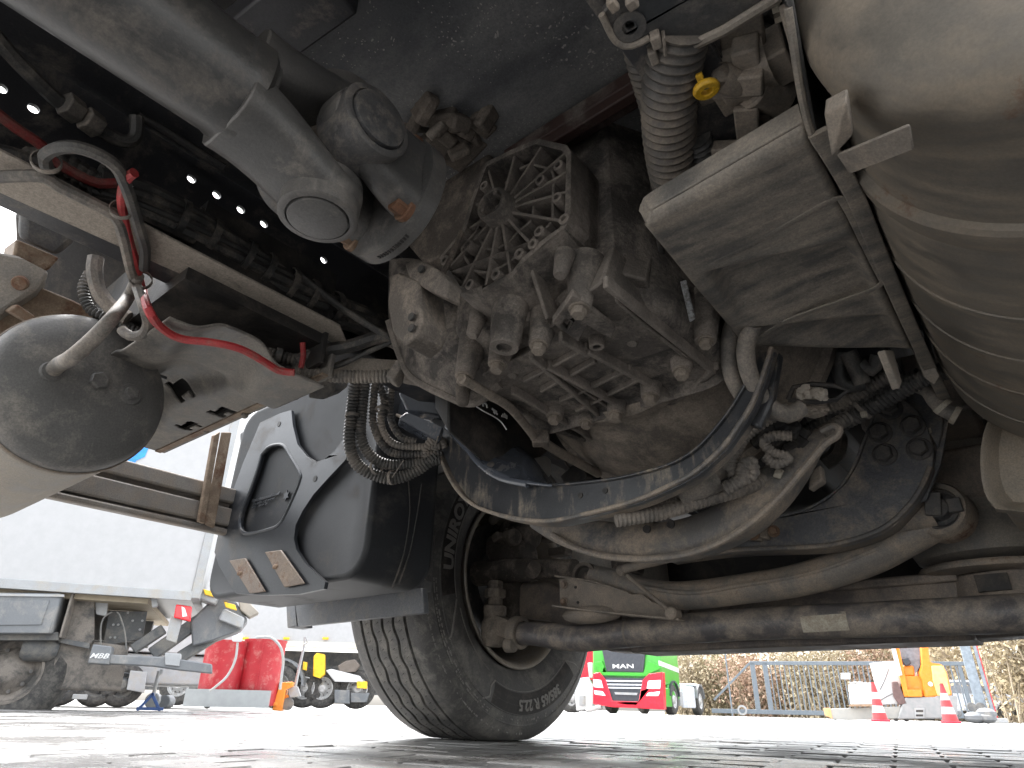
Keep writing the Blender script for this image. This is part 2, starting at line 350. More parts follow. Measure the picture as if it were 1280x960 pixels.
# --- frame rails: C channels, open inwards, the left web pierced by a row of round holes
def web(x, y0, y1, z0, z1, holes, t=.008, hr=.0085):
    mb = MB(); ys = sorted(holes); cur = y0; lo, hi = z0, z1
    def quad(a, b, zl, zh): mb.box((x, (a+b)/2, (zl+zh)/2), (t, b-a, zh-zl))
    for y, z in ys:
        h = .02
        if y-h > cur: quad(cur, y-h, lo, hi)
        quad(y-h, y+h, lo, z-h); quad(y-h, y+h, z+h, hi)
        out_ = [V((x-t/2, y+a*h, z+b*h)) for a, b in ((-1, -1), (1, -1), (1, 1), (-1, 1))]
        hole = [V((x-t/2, y+hr*math.cos(R_(k*30)), z+hr*math.sin(R_(k*30)))) for k in range(12)]
        mb.prism([out_, hole], (t, 0, 0)); cur = y+h
    quad(cur, y1, lo, hi); return mb
HOLES = [(-1.980, .98), (-1.873, .943), (-1.828, .94), (-1.579, .982), (-1.528, .98), (-1.477, .979), (-1.425, .978), (-1.277, .976), (-2.1, .96)]
rl = build('frame_rail', web(-.404, -3.4, 1.35, .762, 1.03, HOLES), M_frame, T)
mb = MB(); mb.box((-.365, -1.02, .756), (.086, 4.74, .009)); mb.box((-.365, -1.02, 1.036), (.086, 4.74, .009)); build('flange', mb, M_frame, rl, .002)
mb = MB(); mb.box((.52, -1.02, .91), (.008, 4.74, .24)); r2 = build('frame_rail', mb, M_frame, T)
mb = MB(); mb.box((.48, -1.02, .786), (.085, 4.74, .009)); mb.box((.48, -1.02, 1.036), (.085, 4.74, .009)); build('flange', mb, M_frame, r2, .002)
# the pale dusty angle that carries the cables below the left rail
mb = MB(); a, b, c, d = PZ(-60, 174, .748), PZ(-60, 214, .748), PZ(437, 438, .748), PZ(425, 408, .748)
a.x = d.x; mb.prism([[a, b+V((0, 0, 0)), c, d]], (0, 0, .004)); ct = build('cable_tray', mb, M_flange, T, .001)
# --- deck over the frame
p0, p1 = PZ(445, -12, 1.02), PZ(328, 54, 1.02)
mb = MB(); mb.prism([[p0, p1, V((-.30, -1.0, 1.02)), V((.50, -1.0, 1.02)), V((.50, -1.9, 1.02))]], (0, 0, .006)); build('deck_panel', mb, M_deck, T)
mb = MB(); mb.box((.255, -2.1, 1.075), (1.37, 3.1, .03)); build('deck_shade_slab', mb, M_black, T)  # slab added and widened to block sky light from above
mb = MB(); mb.bar(PZ(420, -30, .99), PZ(300, 62, .985), .09, .05); build('deck_beam', mb, M_frame, T, .004)
mb = MB(); mb.bar(PZ(640, 205, .99), PZ(820, 95, .99), .05, .03); mb.bar(PZ(660, 195, .97), PZ(830, 90, .97), .02, .03); build('deck_edge_rail', mb, mat('brown primer', (.035, .018, .015), (.05, .024, .019), .6, dust=DUSTD, damt=.25), T, .003)
# --- cab above and ahead (its floor closes the space over the engine)
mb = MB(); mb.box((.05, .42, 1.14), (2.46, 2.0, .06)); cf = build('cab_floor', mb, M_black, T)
M_cab = mat('white cab paint', (.6, .6, .6), rough=.3, bump=.02)
mb = MB()
mb.loft([[V((.05+x, y, z)) for x, y in ((-1.22, -.58), (1.22, -.58), (1.22, f), (-1.22, f))] for z, f in ((1.18, 1.42), (2.1, 1.42), (3.3, 1.15), (3.55, .9))])
cab = build('cab_shell', mb, M_cab, T, .05)
mb = MB(); mb.loft([[V((.05+x, 1.43-(z-2.1)*.225, z)) for x in (-1.1, 1.1)]+[V((.05+x, 1.40-(z-2.1)*.225, z)) for x in (1.1, -1.1)] for z in (2.1, 3.0)]); build('windscreen', mb, mat('dark glass', (.01, .012, .014), rough=.06, bump=0), cab)
mb = MB(); mb.box((.05, 1.36, .62), (2.4, .14, .40)); build('front_bumper', mb, M_step, T, .03)
mb = MB(); mb.box((.05, 1.36, 1.0), (2.2, .1, .3)); build('front_grille', mb, M_black, T, .02)
def arch(cx):
    q = MB()
    for r0, r1 in ((.62, .635),):
        secs = []
        for k in range(25):
            a = R_(-15+210*k/24); secs.append([V((cx+x, r*math.cos(a), .6+r*math.sin(a))) for x, r in ((-.22, r0), (.22, r0), (.22, r1), (-.22, r1))])
        q.loft(secs)
    return q
build('wheel_arch', arch(-1.03), M_black, T); build('wheel_arch', arch(1.15), M_black, T)
# --- engine block, sump and dark clutter ahead of the gearbox
mb = MB(); mb.box((.06, .05, .93), (.56, 1.2, .34)); mb.box((.06, .1, .72), (.40, .9, .16)); build('engine_block', mb, M_black, T, .02)
mb = MB()
for i in range(46):
    c = V((random.uniform(-.36, .1), random.uniform(-.66, -.2), random.uniform(.66, 1.0)))
    mb.box(c, (random.uniform(.02, .1), random.uniform(.02, .1), random.uniform(.02, .09)), Matrix.Rotation(random.uniform(0, 3), 3, random.choice('XYZ')))
build('engine_ancillary', mb, M_black, T, .004)
eb = build('engine_cover', MB().prism([LX([(560, 470), (560, 540), (600, 575), (660, 590), (690, 560), (650, 470)], -.22)], (-.1, .05, .1)), M_black, T, .006)
# white print on the dark block behind the selector rod
mb = MB()
for pts in ([(591, 495), (594, 498)], [(594, 498), (600, 501)], [(604, 503), (604, 508)], [(605, 503), (608, 505)], [(608, 505), (609, 510)], [(615, 511), (621, 515)], [(619, 515), (622, 518)], [(617, 514), (619, 517)], [(628, 518), (634, 523)], [(627, 520), (631, 521)], [(630, 517), (634, 521)]): a, b = LX(pts, -.165); mb.bar(a, b, .004, .0015, (1, 0, 0))
build('printed_marks', mb, M_print, eb)
build('bright_edge', MB().tube(LX([(588, 503), (603, 513), (618, 521), (627, 528), (633, 537)], -.165), .0014, 6), M_print, eb)
mb = MB()
for pts, r in (([(560, 545), (600, 568), (640, 590), (680, 618)], .006), ([(556, 520), (590, 545), (628, 570), (634, 595), (660, 600)], .004), ([(684, 545), (700, 560), (712, 585), (745, 598)], .004), ([(690, 540), (715, 575), (730, 600)], .005), ([(660, 520), (668, 540), (690, 555)], .005)): mb.tube(LX(pts, -.36), r, 6)
build('wiring', mb, M_loom, T)
mb = MB(); mb.prism([LX([(670, 572), (683, 570), (689, 575), (690, 592), (681, 604), (670, 590)], -.2)], (-.03, 0, 0)); build('heat_shield', mb, mat('bright alloy', (.32, .32, .31), rough=.4, metal=.6, bump=.1), T, .003)
# --- propeller shaft with its universal joint
AX = V((.06, 0, .758)); J = V((.06, -1.562, .758))
mb = MB(); mb.lathe((.06, -2.9, .741), (0, 1, .01), [(0, .064), (1.19, .064), (1.20, .067), (1.215, .067), (1.222, .060)], 64)
ps = build('propeller_shaft', mb, M_shaft, T)
mb = MB(); secs = []
for k in range(9):
    a = R_(158-k*10); secs.append([V((.06+r*math.cos(a), y, (.752)+r*math.sin(a))) for y, r in ((-1.835, .0645), (-1.735, .0645), (-1.735, .0685), (-1.835, .0685))])
mb.loft(secs); build('balance_plate', mb, M_shaft, ps, .002)
def ear(mb, s, axis, y0, y1, r0, wide, thick, cap_r, out_r):
    # fork arm from the tube end at y0 to the bearing eye at y1, on side s of the joint along axis
    other = V((0, 0, 1)) if axis.x else V((1, 0, 0)); secs = []; dirn = 1 if y1 > y0 else -1
    N_ = 14
    for k in range(N_+1):
        t = k/N_; e = t*t*(3-2*t); y = y0+(y1+dirn*cap_r*.98-y0)*t; c = r0+(out_r-r0)*min(1, e*1.25); wv = wide+(cap_r*2-wide)*min(1, t*1.6)
        past = max(0, dirn*(y-y1))
        if past > 0: wv = 2*math.sqrt(max(1e-5, cap_r**2-past**2))
        th = thick*(1.5-.5*min(1, t*1.5)); secs.append([V((AX.x, y, AX.z))+axis*(s*c)+other*u+axis*v for u, v in rr(wv, th, th*.4, 3)])
    mb.loft(secs)
mb = MB()
for s in (1, -1): ear(mb, s, V((0, 0, 1)), -1.70, J.y, .036, .118, .048, .052, .076)
mb.lathe((.06, -1.715, .754), (0, 1, 0), [(0, .0645), (.02, .0635), (.045, .054), (.05, 0)], 48)
yk = build('shaft_yoke', mb, M_yoke, ps, .006, 50)
mb = MB()
for s in (1, -1): mb.lathe(J+V((0, 0, s*.054)), (0, 0, s), [(0, .050), (.0545, .050), (.0565, .047), (.0565, .0405), (.052, .0400), (.052, .0385), (.0585, .0375), (.0595, .035), (.0595, 0)], 48)
build('bearing_cap', mb, M_yoke, ps)
mb = MB()
for s in (1, -1): mb.lathe(J+V((s*.041, 0, -.004)), (s, 0, 0), [(0, .050), (.058, .050), (.060, .047), (.060, .041), (.056, .0405), (.056, .039), (.064, .038), (.065, .035), (.065, 0)], 48)
build('bearing_cap', mb, M_boltd, ps)
mb = MB(); mb.cyl(J-V((.08, 0, 0)), (1, 0, 0), .026, .16); mb.cyl(J-V((0, 0, .08)), (0, 0, 1), .026, .16); mb.ball(J, .042); build('cross', mb, M_castd, ps)
mb = MB()
for s in (1, -1): ear(mb, s, V((1, 0, 0)), -1.455, J.y, .05, .13, .042, .053, .068)
mb.lathe((.06, -1.47, .758), (0, 1, 0), [(0, 0), (0, .072), (.004, .088), (.006, .097), (.032, .097), (.034, .094), (.034, 0)], 64)
fy = build('flange_yoke', mb, M_yoke, ps, .004, 50)
bolts(fy, [V((.06+.080*math.cos(a), -1.47, .758+.080*math.sin(a))) for a in (R_(222), R_(312), R_(48), R_(138))], (0, -1, 0), .013, M_boltr, .018)
mb = MB()
for k in range(12):
    a = R_(262+k*3.1); mb.box(V((.06+.0972*math.cos(a), -1.4535+.002, .758+.0972*math.sin(a))), (.0028, .006, .0022), Matrix.Rotation(a+math.pi/2, 3, 'Y').inverted())
build('teeth_mark', mb, M_black, fy)
# --- gearbox
gb_secs = [(-1.19, .10, .875, .13, .15, .05), (-1.185, .10, .87, .17, .19, .06), (-1.12, .10, .86, .205, .215, .05), (-1.08, .10, .86, .215, .225, .05), (-.98, .105, .865, .225, .235, .05), (-.90, .105, .87, .235, .245, .05), (-.885, .105, .875, .26, .27, .10)]
mb = MB(); mb.loft([[V((cx+u, y, cz+v)) for u, v in rr(hw*2, hh*2, r, 6)] for y, cx, cz, hw, hh, r in gb_secs])
gb = build('gearbox', mb, M_cast, T, .004)
mb = MB(); mb.lathe((.05, -1.435, .77), (0, 1, .0), [(0, 0), (0, .055), (.03, .055), (.03, 0)], 32); build('output_stub', mb, M_black, gb)
mb = MB(); mb.lathe((.105, -.895, .90), (0, 1, 0), [(0, .2), (0, .285), (.012, .30), (.03, .30), (.034, .285), (.07, .30), (.16, .345), (.24, .36), (.25, .375), (.275, .375), (.275, .2)], 64); build('bell_housing', mb, M_bell, gb)
# left lower bulge (retarder) with its rounded rim
mb = MB(); ro = [(486, 322, 1.30), (530, 326, 1.27), (585, 366, 1.24), (640, 410, 1.20), (645, 450, 1.17), (625, 480, 1.165), (592, 503, 1.19), (556, 493, 1.22), (514, 470, 1.26), (498, 438, 1.29), (485, 396, 1.31)]
rp = [PD(*q) for q in ro]; cr_ = sum(rp, V((0, 0, 0)))/len(rp); vw = (cr_-CAM).normalized()
mb.loft([[cr_+(p-cr_)*k+vw*t for p in cr([*rp, rp[0]], None, .02)[0][:-1]] for t, k in ((-.045, .02), (-.042, .35), (-.032, .6), (-.016, .82), (.0, .96), (.012, 1.0), (.03, 1.0), (.16, .8))]); build('retarder_housing', mb, M_cast, gb, 0, 60)
mb = MB(); mb.tube([p+vw*.012 for p in [PD(*q) for q in ((486, 400, 1.30), (498, 438, 1.285), (514, 470, 1.255), (556, 494, 1.215), (592, 504, 1.185), (626, 481, 1.16))]], .009, 8); build('housing_rim', mb, M_cast, gb)
# flange ears at the left
mb = MB(); mb.prism([LY([(487, 345), (500, 340), (524, 350), (528, 400), (520, 420), (505, 432), (490, 415), (484, 380)], -1.40)], (0, .05, 0)); mb.prism([LY([(505, 330), (520, 322), (545, 335), (560, 350), (556, 372), (530, 360), (510, 345)], -1.40)], (0, .03, 0))
build('lug', mb, M_castd, gb, .004)
mb = MB()
for p in ((516, 397), (516, 411), (528, 337)): mb.cyl(PY(*p, -1.403), (0, -1, 0), .006, .004, 12)
build('lug_hole', mb, M_black, gb)
# ribbed end cover
YC = -1.27
cov = [(639, 187), (672, 173), (708, 181), (714, 190), (713, 270), (706, 285), (682, 303), (655, 328), (641, 346), (612, 362), (590, 368), (570, 364), (556, 342), (549, 322), (577, 288), (590, 246), (607, 203)]
cpt = [PY(a, b, YC) for a, b in cov]; cc = sum(cpt, V((0, 0, 0)))/len(cpt)
hub = PY(626, 264, YC)
inn = [p+(cc-p).normalized()*.011 for p in cpt]
mb = MB(); mb.prism([cpt, inn], (0, .075, 0)); mb.prism([[p+V((0, .05, 0)) for p in cpt]], (0, .03, 0))
ec = build('end_cover', mb, M_cast, gb, .0025)
mb = MB(); mb.lathe(hub, (0, 1, 0), [(.05, .036), (-.024, .030), (-.027, .0285), (-.027, .0235), (-.024, .0225), (.03, .021), (.03, 0)], 32)
for k in range(3): a = R_(70+k*120); mb.box(hub+V((.021*math.cos(a), -.014, .021*math.sin(a))), (.008, .022, .008))
build('cover_hub', mb, M_cast, gb, .001)
mb = MB()
def edge_hit(a):
    d = V((math.cos(a), 0, math.sin(a))); best = 9
    for i in range(len(inn)):
        p = inn[i]-hub; q = inn[(i+1) % len(inn)]-inn[i]; den = d.x*q.z-d.z*q.x
        if abs(den) < 1e-9: continue
        t = (p.x*q.z-p.z*q.x)/den; s = (p.x*d.z-p.z*d.x)/den
        if t > 0 and 0 <= s <= 1: best = min(best, t)
    return best
for k, dg in enumerate((20, 48, 76, 104, 135, 168, 200, 228, 252, 274, 298, 322, 344, 2)):
    a = R_(dg+4); t = edge_hit(a); d = V((math.cos(a), 0, math.sin(a))); mb.bar(hub+d*.022+V((0, .026, 0)), hub+d*t+V((0, .034, 0)), .055, .0052, d.cross(V((0, 1, 0))))
for fr in (.46, .76):
    prev = None
    for k in range(40):
        a = R_(-60+k*7.5+195) if fr < .6 else R_(150+k*7.2); t = min(edge_hit(a)*fr, .125); p = hub+V((math.cos(a)*t, .032, math.sin(a)*t))
        if prev is not None: mb.bar(prev, p, .044, .005, (p-prev).cross(V((0, 1, 0))))
        prev = p
build('rib', mb, M_cast, gb, .001)
mb = MB()
for x, y in ((557, 326), (586, 307), (621, 344), (650, 318), (699, 208), (676, 226), (697, 248), (675, 290), (606, 233), (667, 306), (588, 356), (706, 275)):
    p = PY(x, y, YC); mb.lathe(p, (0, 1, 0), [(.05, .011), (-.003, .0095), (-.004, .0085), (-.004, .0045), (.004, .0042), (.004, 0)], 14)
build('screw_boss', mb, M_cast, gb)
# skirt under the cover
mb = MB(); lo = [(556, 342), (570, 364), (590, 368), (612, 362), (641, 346), (656, 328), (706, 285)]
mb.loft([[PY(a, b, YC) for a, b in lo], [PY(a, b, YC)+V((0, .16, -.035)) for a, b in lo], [PY(a, b, YC)+V((.0, .18, .05)) for a, b in lo]], False); build('cover_skirt', mb, M_cast, gb, .003)
for px, py in ((623, 379), (641, 377)): build('oil_hole', MB().ball(PY(px, py, -1.18), .006, 10), M_black, gb)
# drain boss, bolts and bosses of the bottom
def boss(px, py, z, r0, r1, h, lean=(0, 0, 1)):
    p = PZ(px, py, z); return MB().lathe(p, lean, [(h, r1), (.006, r0), (0, r0*.97), (0, r0*.55), (.006, r0*.5), (.006, 0)], 28)
build('drain_boss', boss(630, 435, .60, .023, .034, .11, (.05, .1, 1)), M_cast, gb)
build('drain_boss', boss(746, 434, .615, .0125, .018, .06), M_cast, gb)
BP = [(724, 386, .61), (674, 432, .605), (622, 456, .61), (580, 471, .61), (693, 521, .61), (770, 518, .60), (813, 496, .60), (852, 464, .605), (882, 426, .63), (733, 528, .61)]
for x, y, z in BP: build('bolt_boss', MB().lathe(PZ(x, y, z), (.0, .25, 1), [(0, 0), (0, .017), (.02, .019), (.10, .03)], 20), M_cast, gb)
bolts(gb, [PZ(x, y, z) for x, y, z in BP[:8]], (0, -.25, -1), .0115, M_bolt, .013)
bolts(gb, [PZ(x, y, z) for x, y, z in BP[8:]], (0, -.25, -1), .010, M_bolt, .012)
# flat floor of the lower housing with its lattice of ribs
zf = .632
fl = [(585, 482), (612, 462), (660, 442), (690, 405), (724, 372), (752, 352), (800, 392), (850, 430), (893, 455), (868, 480), (815, 512), (770, 535), (735, 545), (700, 535), (640, 505)]
mb = MB(); mb.prism([[PZ(a, b, zf) for a, b in fl]], (0, .04, .09)); build('housing_floor', mb, M_cast, gb, .006)
for a, b in (((664, 442), (764, 530)), ((684, 455), (802, 519)), ((735, 436), (842, 494)), ((756, 352), (892, 462)), ((640, 487), (740, 545)), ((700, 420), (735, 440))):
    build('floor_rib', MB().bar(PZ(*a, zf-.009), PZ(*b, zf-.009), .008, .02), M_cast, gb, .002)
for a, b in (((676, 487), (745, 449)), ((700, 500), (789, 459)), ((655, 475), (735, 432)), ((720, 512), (800, 472))):
    build('floor_rib', MB().bar(PZ(*a, zf-.006), PZ(*b, zf-.006), .007, .013), M_cast, gb, .002)
mb = MB(); mb.tube([PZ(a, b, zf-.004) for a, b in ((585, 482), (612, 494), (640, 507), (672, 524), (702, 537), (736, 547), (772, 537), (816, 514), (868, 481), (893, 456))], 1, flat=(.018, .014, (0, 0, 1), .004)); build('floor_flange', mb, M_cast, gb, ang=50)
for a, b, z0, z1 in (((668, 330), (690, 398), .72, .64), ((655, 332), (650, 425), .73, .66)): build('casting_rib', MB().bar(PZ(*a, z0), PZ(*b, z1), .007, .03), M_cast, gb, .002)
for x, y in ((655, 404), (700, 345), (590, 420), (668, 470), (610, 480), (640, 470), (830, 455), (790, 430)): build('casting_boss', MB().lathe(PZ(x, y, .655 if y < 430 else .63), (0, .3, 1), [(0, 0), (0, .008), (.004, .011), (.05, .016)], 16), M_cast, gb)
for a, b in (((770, 372), (852, 440)), ((792, 392), (872, 452)), ((705, 470), (760, 506))): build('floor_rib', MB().bar(PZ(*a, zf-.005), PZ(*b, zf-.005), .006, .014), M_cast, gb, .002)
# square-holed bracket on the floor
mb = MB(); mb.prism([[PZ(a, b, .612) for a, b in ((690, 404), (716, 368), (744, 392), (770, 412), (764, 424), (735, 408), (724, 428))], [PZ(a, b, .612) for a, b in ((702, 407), (708, 399), (715, 404), (709, 413))]], (0, 0, .012)); build('mount_bracket', mb, M_cast, gb, .003)
mb = MB(); mb.prism([[PY(a, b, -1.16) for a, b in ((706, 325), (730, 300), (732, 345), (768, 372), (772, 390), (748, 380), (718, 352))]], (.02, .04, 0)); build('web_gusset', mb, M_bolt, gb, .003)
mb = MB(); mb.bar(PZ(748, 350, .67), PZ(796, 392, .655), .014, .02); mb.ball(PZ(775, 350, .72), .045, 14, (1, 1.2, 1)); mb.prism([[PZ(a, b, .68) for a, b in ((770, 340), (808, 350), (815, 372), (785, 392), (762, 372))]], (0, .03, .06)); build('housing_lug', mb, M_cast, gb, .004)
# dark right flank and top clutter of the box
mb = MB()
for i in range(12):
    p = V((random.uniform(.25, .31), random.uniform(-1.15, -.95), random.uniform(.74, .9))); mb.tube([p, p+V((random.uniform(-.02, .03), random.uniform(-.03, .06), .1)), p+V((.0, random.uniform(.0, .12), .24))], random.uniform(.008, .02), 8)
for i in range(16): mb.box(V((random.uniform(.22, .29), random.uniform(-1.15, -.95), random.uniform(.72, .98))), (.03, random.uniform(.015, .05), random.uniform(.012, .04)), Matrix.Rotation(random.uniform(-1.5, 1.5), 3, 'X'))
build('flank_cover', mb, M_black, gb, .006)
mb = MB(); mb.lathe(PD(822, 372, 1.22), (.3, 1, -.2), [(0, 0), (0, .05), (.012, .062), (.03, .062), (.032, .04), (.1, .04), (.1, 0)], 28); build('side_cover', mb, M_castd, gb, .003)
tg = MB(); tg.prism([LY([(850, 352), (857, 350), (868, 398), (862, 402)], -1.06)], (.001, .002, 0)); build('data_plate', tg, mat('type plate', (.34, .35, .36), rough=.4, metal=.4, dust=DUSTD, damt=.4, dscale=60), gb)
mb = MB()
for (x, y, t), d in (((520, 146, 1.28), (.06, .05, .05)), ((505, 135, 1.27), (.03, .04, .05)), ((540, 140, 1.30), (.06, .06, .05)), ((566, 150, 1.3), (.07, .05, .06)), ((590, 160, 1.3), (.06, .07, .08)), ((575, 175, 1.29), (.09, .07, .06)), ((545, 175, 1.26), (.06, .05, .05)), ((600, 140, 1.33), (.03, .04, .06)), ((632, 170, 1.3), (.05, .05, .06)), ((530, 132, 1.3), (.03, .03, .04)), ((640, 165, 1.34), (.1, .06, .05))):
    mb.box(PD(x, y, t), d, Matrix.Rotation(random.uniform(-.5, .5), 3, 'Y') @ Matrix.Rotation(random.uniform(-.5, .5), 3, 'Z'))
mb.prism([LY([(500, 142), (515, 122), (545, 124), (578, 128), (612, 146), (611, 200), (594, 246), (580, 290), (556, 318), (528, 328), (508, 305), (540, 200)], -1.25)], (0, .1, .0))  # dark mass added to black out the gap beside the end cover
for q in range(22): mb.box(PD(random.uniform(500, 612), random.uniform(128, 205), random.uniform(1.2, 1.3)), (random.uniform(.015, .06), random.uniform(.015, .05), random.uniform(.02, .06)), Matrix.Rotation(random.uniform(-.8, .8), 3, 'Y') @ Matrix.Rotation(random.uniform(-.5, .5), 3, 'Z'))
mb.cyl(PD(543, 168, 1.22), (.6, .2, .6), .011, .06); mb.tube(L3([(500, 150), (520, 160), (560, 165), (590, 185)], 1.25), .008, 8); build('valves_and_dark_fill', mb, M_castd, gb, .006)
mb = MB(); mb.cyl(PD(536, 172, 1.215), (.55, .1, .45), .0085, .035, 14); build('switch_tip', mb, M_hose, gb, .001)
mb = MB(); mb.tube([PY(577, 290, -1.285), PY(565, 320, -1.29), PY(552, 345, -1.30)], .005, 8); build('breather_pipe', mb, M_castd, gb)
# selector rod
mb = MB(); mb.tube(LZ([(578, 474), (610, 492), (640, 512), (668, 546)], .60), .0085, 12); mb.tube([PZ(668, 546, .60), PZ(700, 566, .60), PZ(748, 592, .595)], .0105, 12, False)
sr = build('selector_rod', mb, M_bolt, T)
mb = MB(); mb.box(PZ(676, 548, .60), (.035, .03, .03), Matrix.Rotation(.6, 3, 'Z')); mb.lathe(PZ(579, 487, .61), (0, 0, -1), [(-.03, .012), (0, .014), (.03, .011), (.034, 0)], 14); build('clevis', mb, M_castd, sr, .003)
# ================================================================== left side: cables, air tank, tray, plastic tank
def strand(pts, r, M, name, parent=T, n=8, label=None, **k): return build(name, MB().tube(pts, r, n, **k), M, parent, label=label)
def tie(parent, p, d, r, M=None, wd=.007, name='cable_tie'):
    return build(name, MB().lathe(p, d, [(-wd/2, r*.9), (-wd/2, r), (wd/2, r), (wd/2, r*.9)], 14), M or M_hosed, parent)
XING = lambda pts, z=.735: [PZ(a, b, z) for a, b in pts]
base = [(120, 225), (165, 243), (230, 277), (300, 318), (350, 350), (400, 378), (440, 395), (492, 418)]
P0 = LX(base, -.335)
mbw = build('wiring_loom', MB().tube(P0, .016, 10), M_loom, T)
for k in range(9):
    a = k*.8; pts = [p+V((.013*math.cos(a+i*.5), 0, .024*math.sin(a+i*.5))) for i, p in enumerate(P0)]
    strand(pts, .0068+.003*(k % 3), M_loom if k % 2 else M_hosed, 'loom_strand', mbw, 8)
for t in (1.9, 2.45, 3.1, 3.6, 4.2, 4.7, 5.4):
    i = int(t); p = P0[i].lerp(P0[i+1], t-i); tie(mbw, p, P0[i+1]-P0[i], .036, M_loom, .012, 'tape_band')
strand(LX([(250, 262), (330, 305), (410, 375), (460, 410), (500, 430)], -.33), .006, M_loom, 'wire')
strand(L3([(370, 340), (420, 380), (470, 412), (500, 428)], 1.33), .0075, M_hosed, 'hose')
# thick wrapped looms at the far left and grey hoses
strand(L3([(-20, 212), (20, 205), (55, 200), (90, 212), (130, 236)], 1.24), .019, M_loom, 'wrapped_loom', corr=(.06, .012))
strand(L3([(-20, 185), (15, 193), (40, 202), (62, 205)], 1.22), .011, M_loom, 'wrapped_loom')
strand(XING([(-10, 222), (20, 220), (55, 221), (72, 232), (100, 246), (135, 264), (147, 275), (155, 300), (163, 335), (170, 355)], .73)+L3([(180, 385), (185, 404), (178, 418), (163, 420), (152, 412)], 1.2, 1.26), .0085, M_hose, 'grey_hose')
strand(XING([(60, 212), (56, 196), (70, 186), (95, 184), (125, 194), (145, 208), (153, 222), (162, 245), (174, 285), (181, 310), (180, 335)], .733), .0085, M_hosed, 'grey_hose')
red = L3([(-15, 133), (20, 160), (52, 182), (70, 202), (100, 220), (122, 229), (145, 229)], 1.2, 1.22)
strand(red, .0078, M_redd, 'red_cable', label='dusty red battery cable end behind the grey hose loop')
strand(XING([(168, 216), (160, 222), (153, 240), (153, 262), (160, 295), (170, 330), (178, 362)])+XING([(186, 388), (200, 408), (225, 423), (265, 428), (300, 436), (330, 452), (348, 463), (368, 466)], .625), .0068, M_red, 'red_cable', label='bright red battery cable hanging below the pale flange')
strand(L3([(378, 428), (379, 445), (376, 460)], 1.31), .0055, M_red, 'red_cable')
for x, y, t, r in ((152, 262, .733, .016), (176, 350, .733, .018), (58, 202, .733, .018)): tie(T, PZ(x, y, t), PZ(x+3, y+20, .733)-PZ(x, y, .733), r, M_hose)
# air tank with domed end, fittings and its hose
C0 = V((-.60, -1.59, .583)); r0 = .1435
mb = MB(); prof = [(.062*math.sqrt(max(0, 1-(k/16)**2)) if k < 16 else 0, r0*k/16) for k in range(17)]
prof = [(.030+.036*(1-(k/15)**3.2), r0*k/15) for k in range(15)]+[(.026, r0*.975), (.012, r0*.998), (.0, r0)]
mb.lathe(C0, (1, 0, 0), prof, 64); at = build('air_tank', mb, M_tank, T)
mb = MB(); mb.lathe(C0, (-1, 0, 0), [(-.001, r0*1.012), (.02, r0*1.014), (.024, r0), (.55, r0), (.6, r0*.6), (.61, 0)], 64); build('tank_shell', mb, M_tankb, at)
mb = MB(); mb.lathe(C0+V((.002, 0, 0)), (1, 0, 0), [(-.006, r0*1.005), (-.004, r0*1.02), (.004, r0*1.02), (.006, r0*1.005)], 64); build('weld_seam', mb, mat('rusty weld', (.16, .12, .085), (.2, .15, .1), .7, dust=(.2, .17, .14), damt=.6, rust=.3, dscale=14, bump=.5, bscale=200), at)
def onend(px, py): return PX(px, py, -.60+.062)
for px, py, r in ((121, 478, .019), (162, 493, .016), (65, 465, .014)):
    p = onend(px, py); build('port_boss', MB().lathe(p, (1, 0, 0), [(-.02, r*1.5), (-.004, r*1.45), (.004, r*1.15), (.006, 0)], 24), M_tank, at)
bolts(at, [onend(121, 478)], (1, 0, 0), .0155, M_tank, .016, 'plug'); bolts(at, [onend(162, 493)], (1, 0, 0), .0125, M_tank, .014, 'plug')
strand([onend(65, 465)-V((.01, 0, 0)), onend(65, 465)+V((.03, 0, .005))]+L3([(88, 448), (112, 428), (140, 398)], 1.19, 1.185)+[PZ(160, 372, .72), PZ(173, 345, .732)], [.0125, .0125, .012, .012, .011, .010, .009], M_hose, 'tank_hose', at, n=16)
mb = MB(); mb.prism([[PD(a, b, t) for a, b, t in ((18, 268, 1.75), (30, 252, 1.72), (110, 285, 1.68), (150, 312, 1.64), (240, 350, 1.62), (330, 400, 1.58), (430, 460, 1.55), (400, 480, 1.6), (300, 480, 1.65), (190, 440, 1.68), (60, 420, 1.72), (20, 330, 1.75))]], (-.12, .05, .12)); build('side_gap_filler', mb, M_black, T, .006)  # added dark filler, closes the bright gap outside the left rail
# rusty bracketry and hoses above the tank
mb = MB(); mb.prism([L3([(22, 300), (24, 258), (98, 295), (92, 305), (72, 322)], 1.5)], (-.12, 0, .12)); build('relay_box', mb, M_trayd, T, .012)
mb = MB(); mb.prism([L3([(15, 325), (20, 298), (75, 322), (60, 338), (48, 338)], 1.47)], (-.1, .0, .03)); build('box_bracket', mb, M_rusty, T, .004)
mb = MB(); mb.prism([L3([(-30, 372), (-20, 310), (20, 318), (62, 340), (48, 360), (0, 392), (-30, 410)], 1.46)], (-.1, .02, .01)); build('mount_plate', mb, mat('pale dusty plate', (.20, .19, .175), (.26, .25, .23), .55, dust=(.34, .31, .27), damt=.5, rust=.1), T, .006)
mb = MB(); mb.prism([L3([(-30, 420), (0, 392), (48, 358), (90, 375), (130, 395), (100, 412), (40, 405), (0, 420)], 1.5)], (-.1, .02, .05)); mb.prism([L3([(10, 388), (22, 380), (45, 396), (38, 404)], 1.42)], (-.05, 0, .02)); build('tank_bracket', mb, M_rusty, T, .006)
build('bracket_stud', MB().cyl(PD(27, 353, 1.45), (.6, -.3, -.6), .013, .012, 14), M_rusty, T, .002)
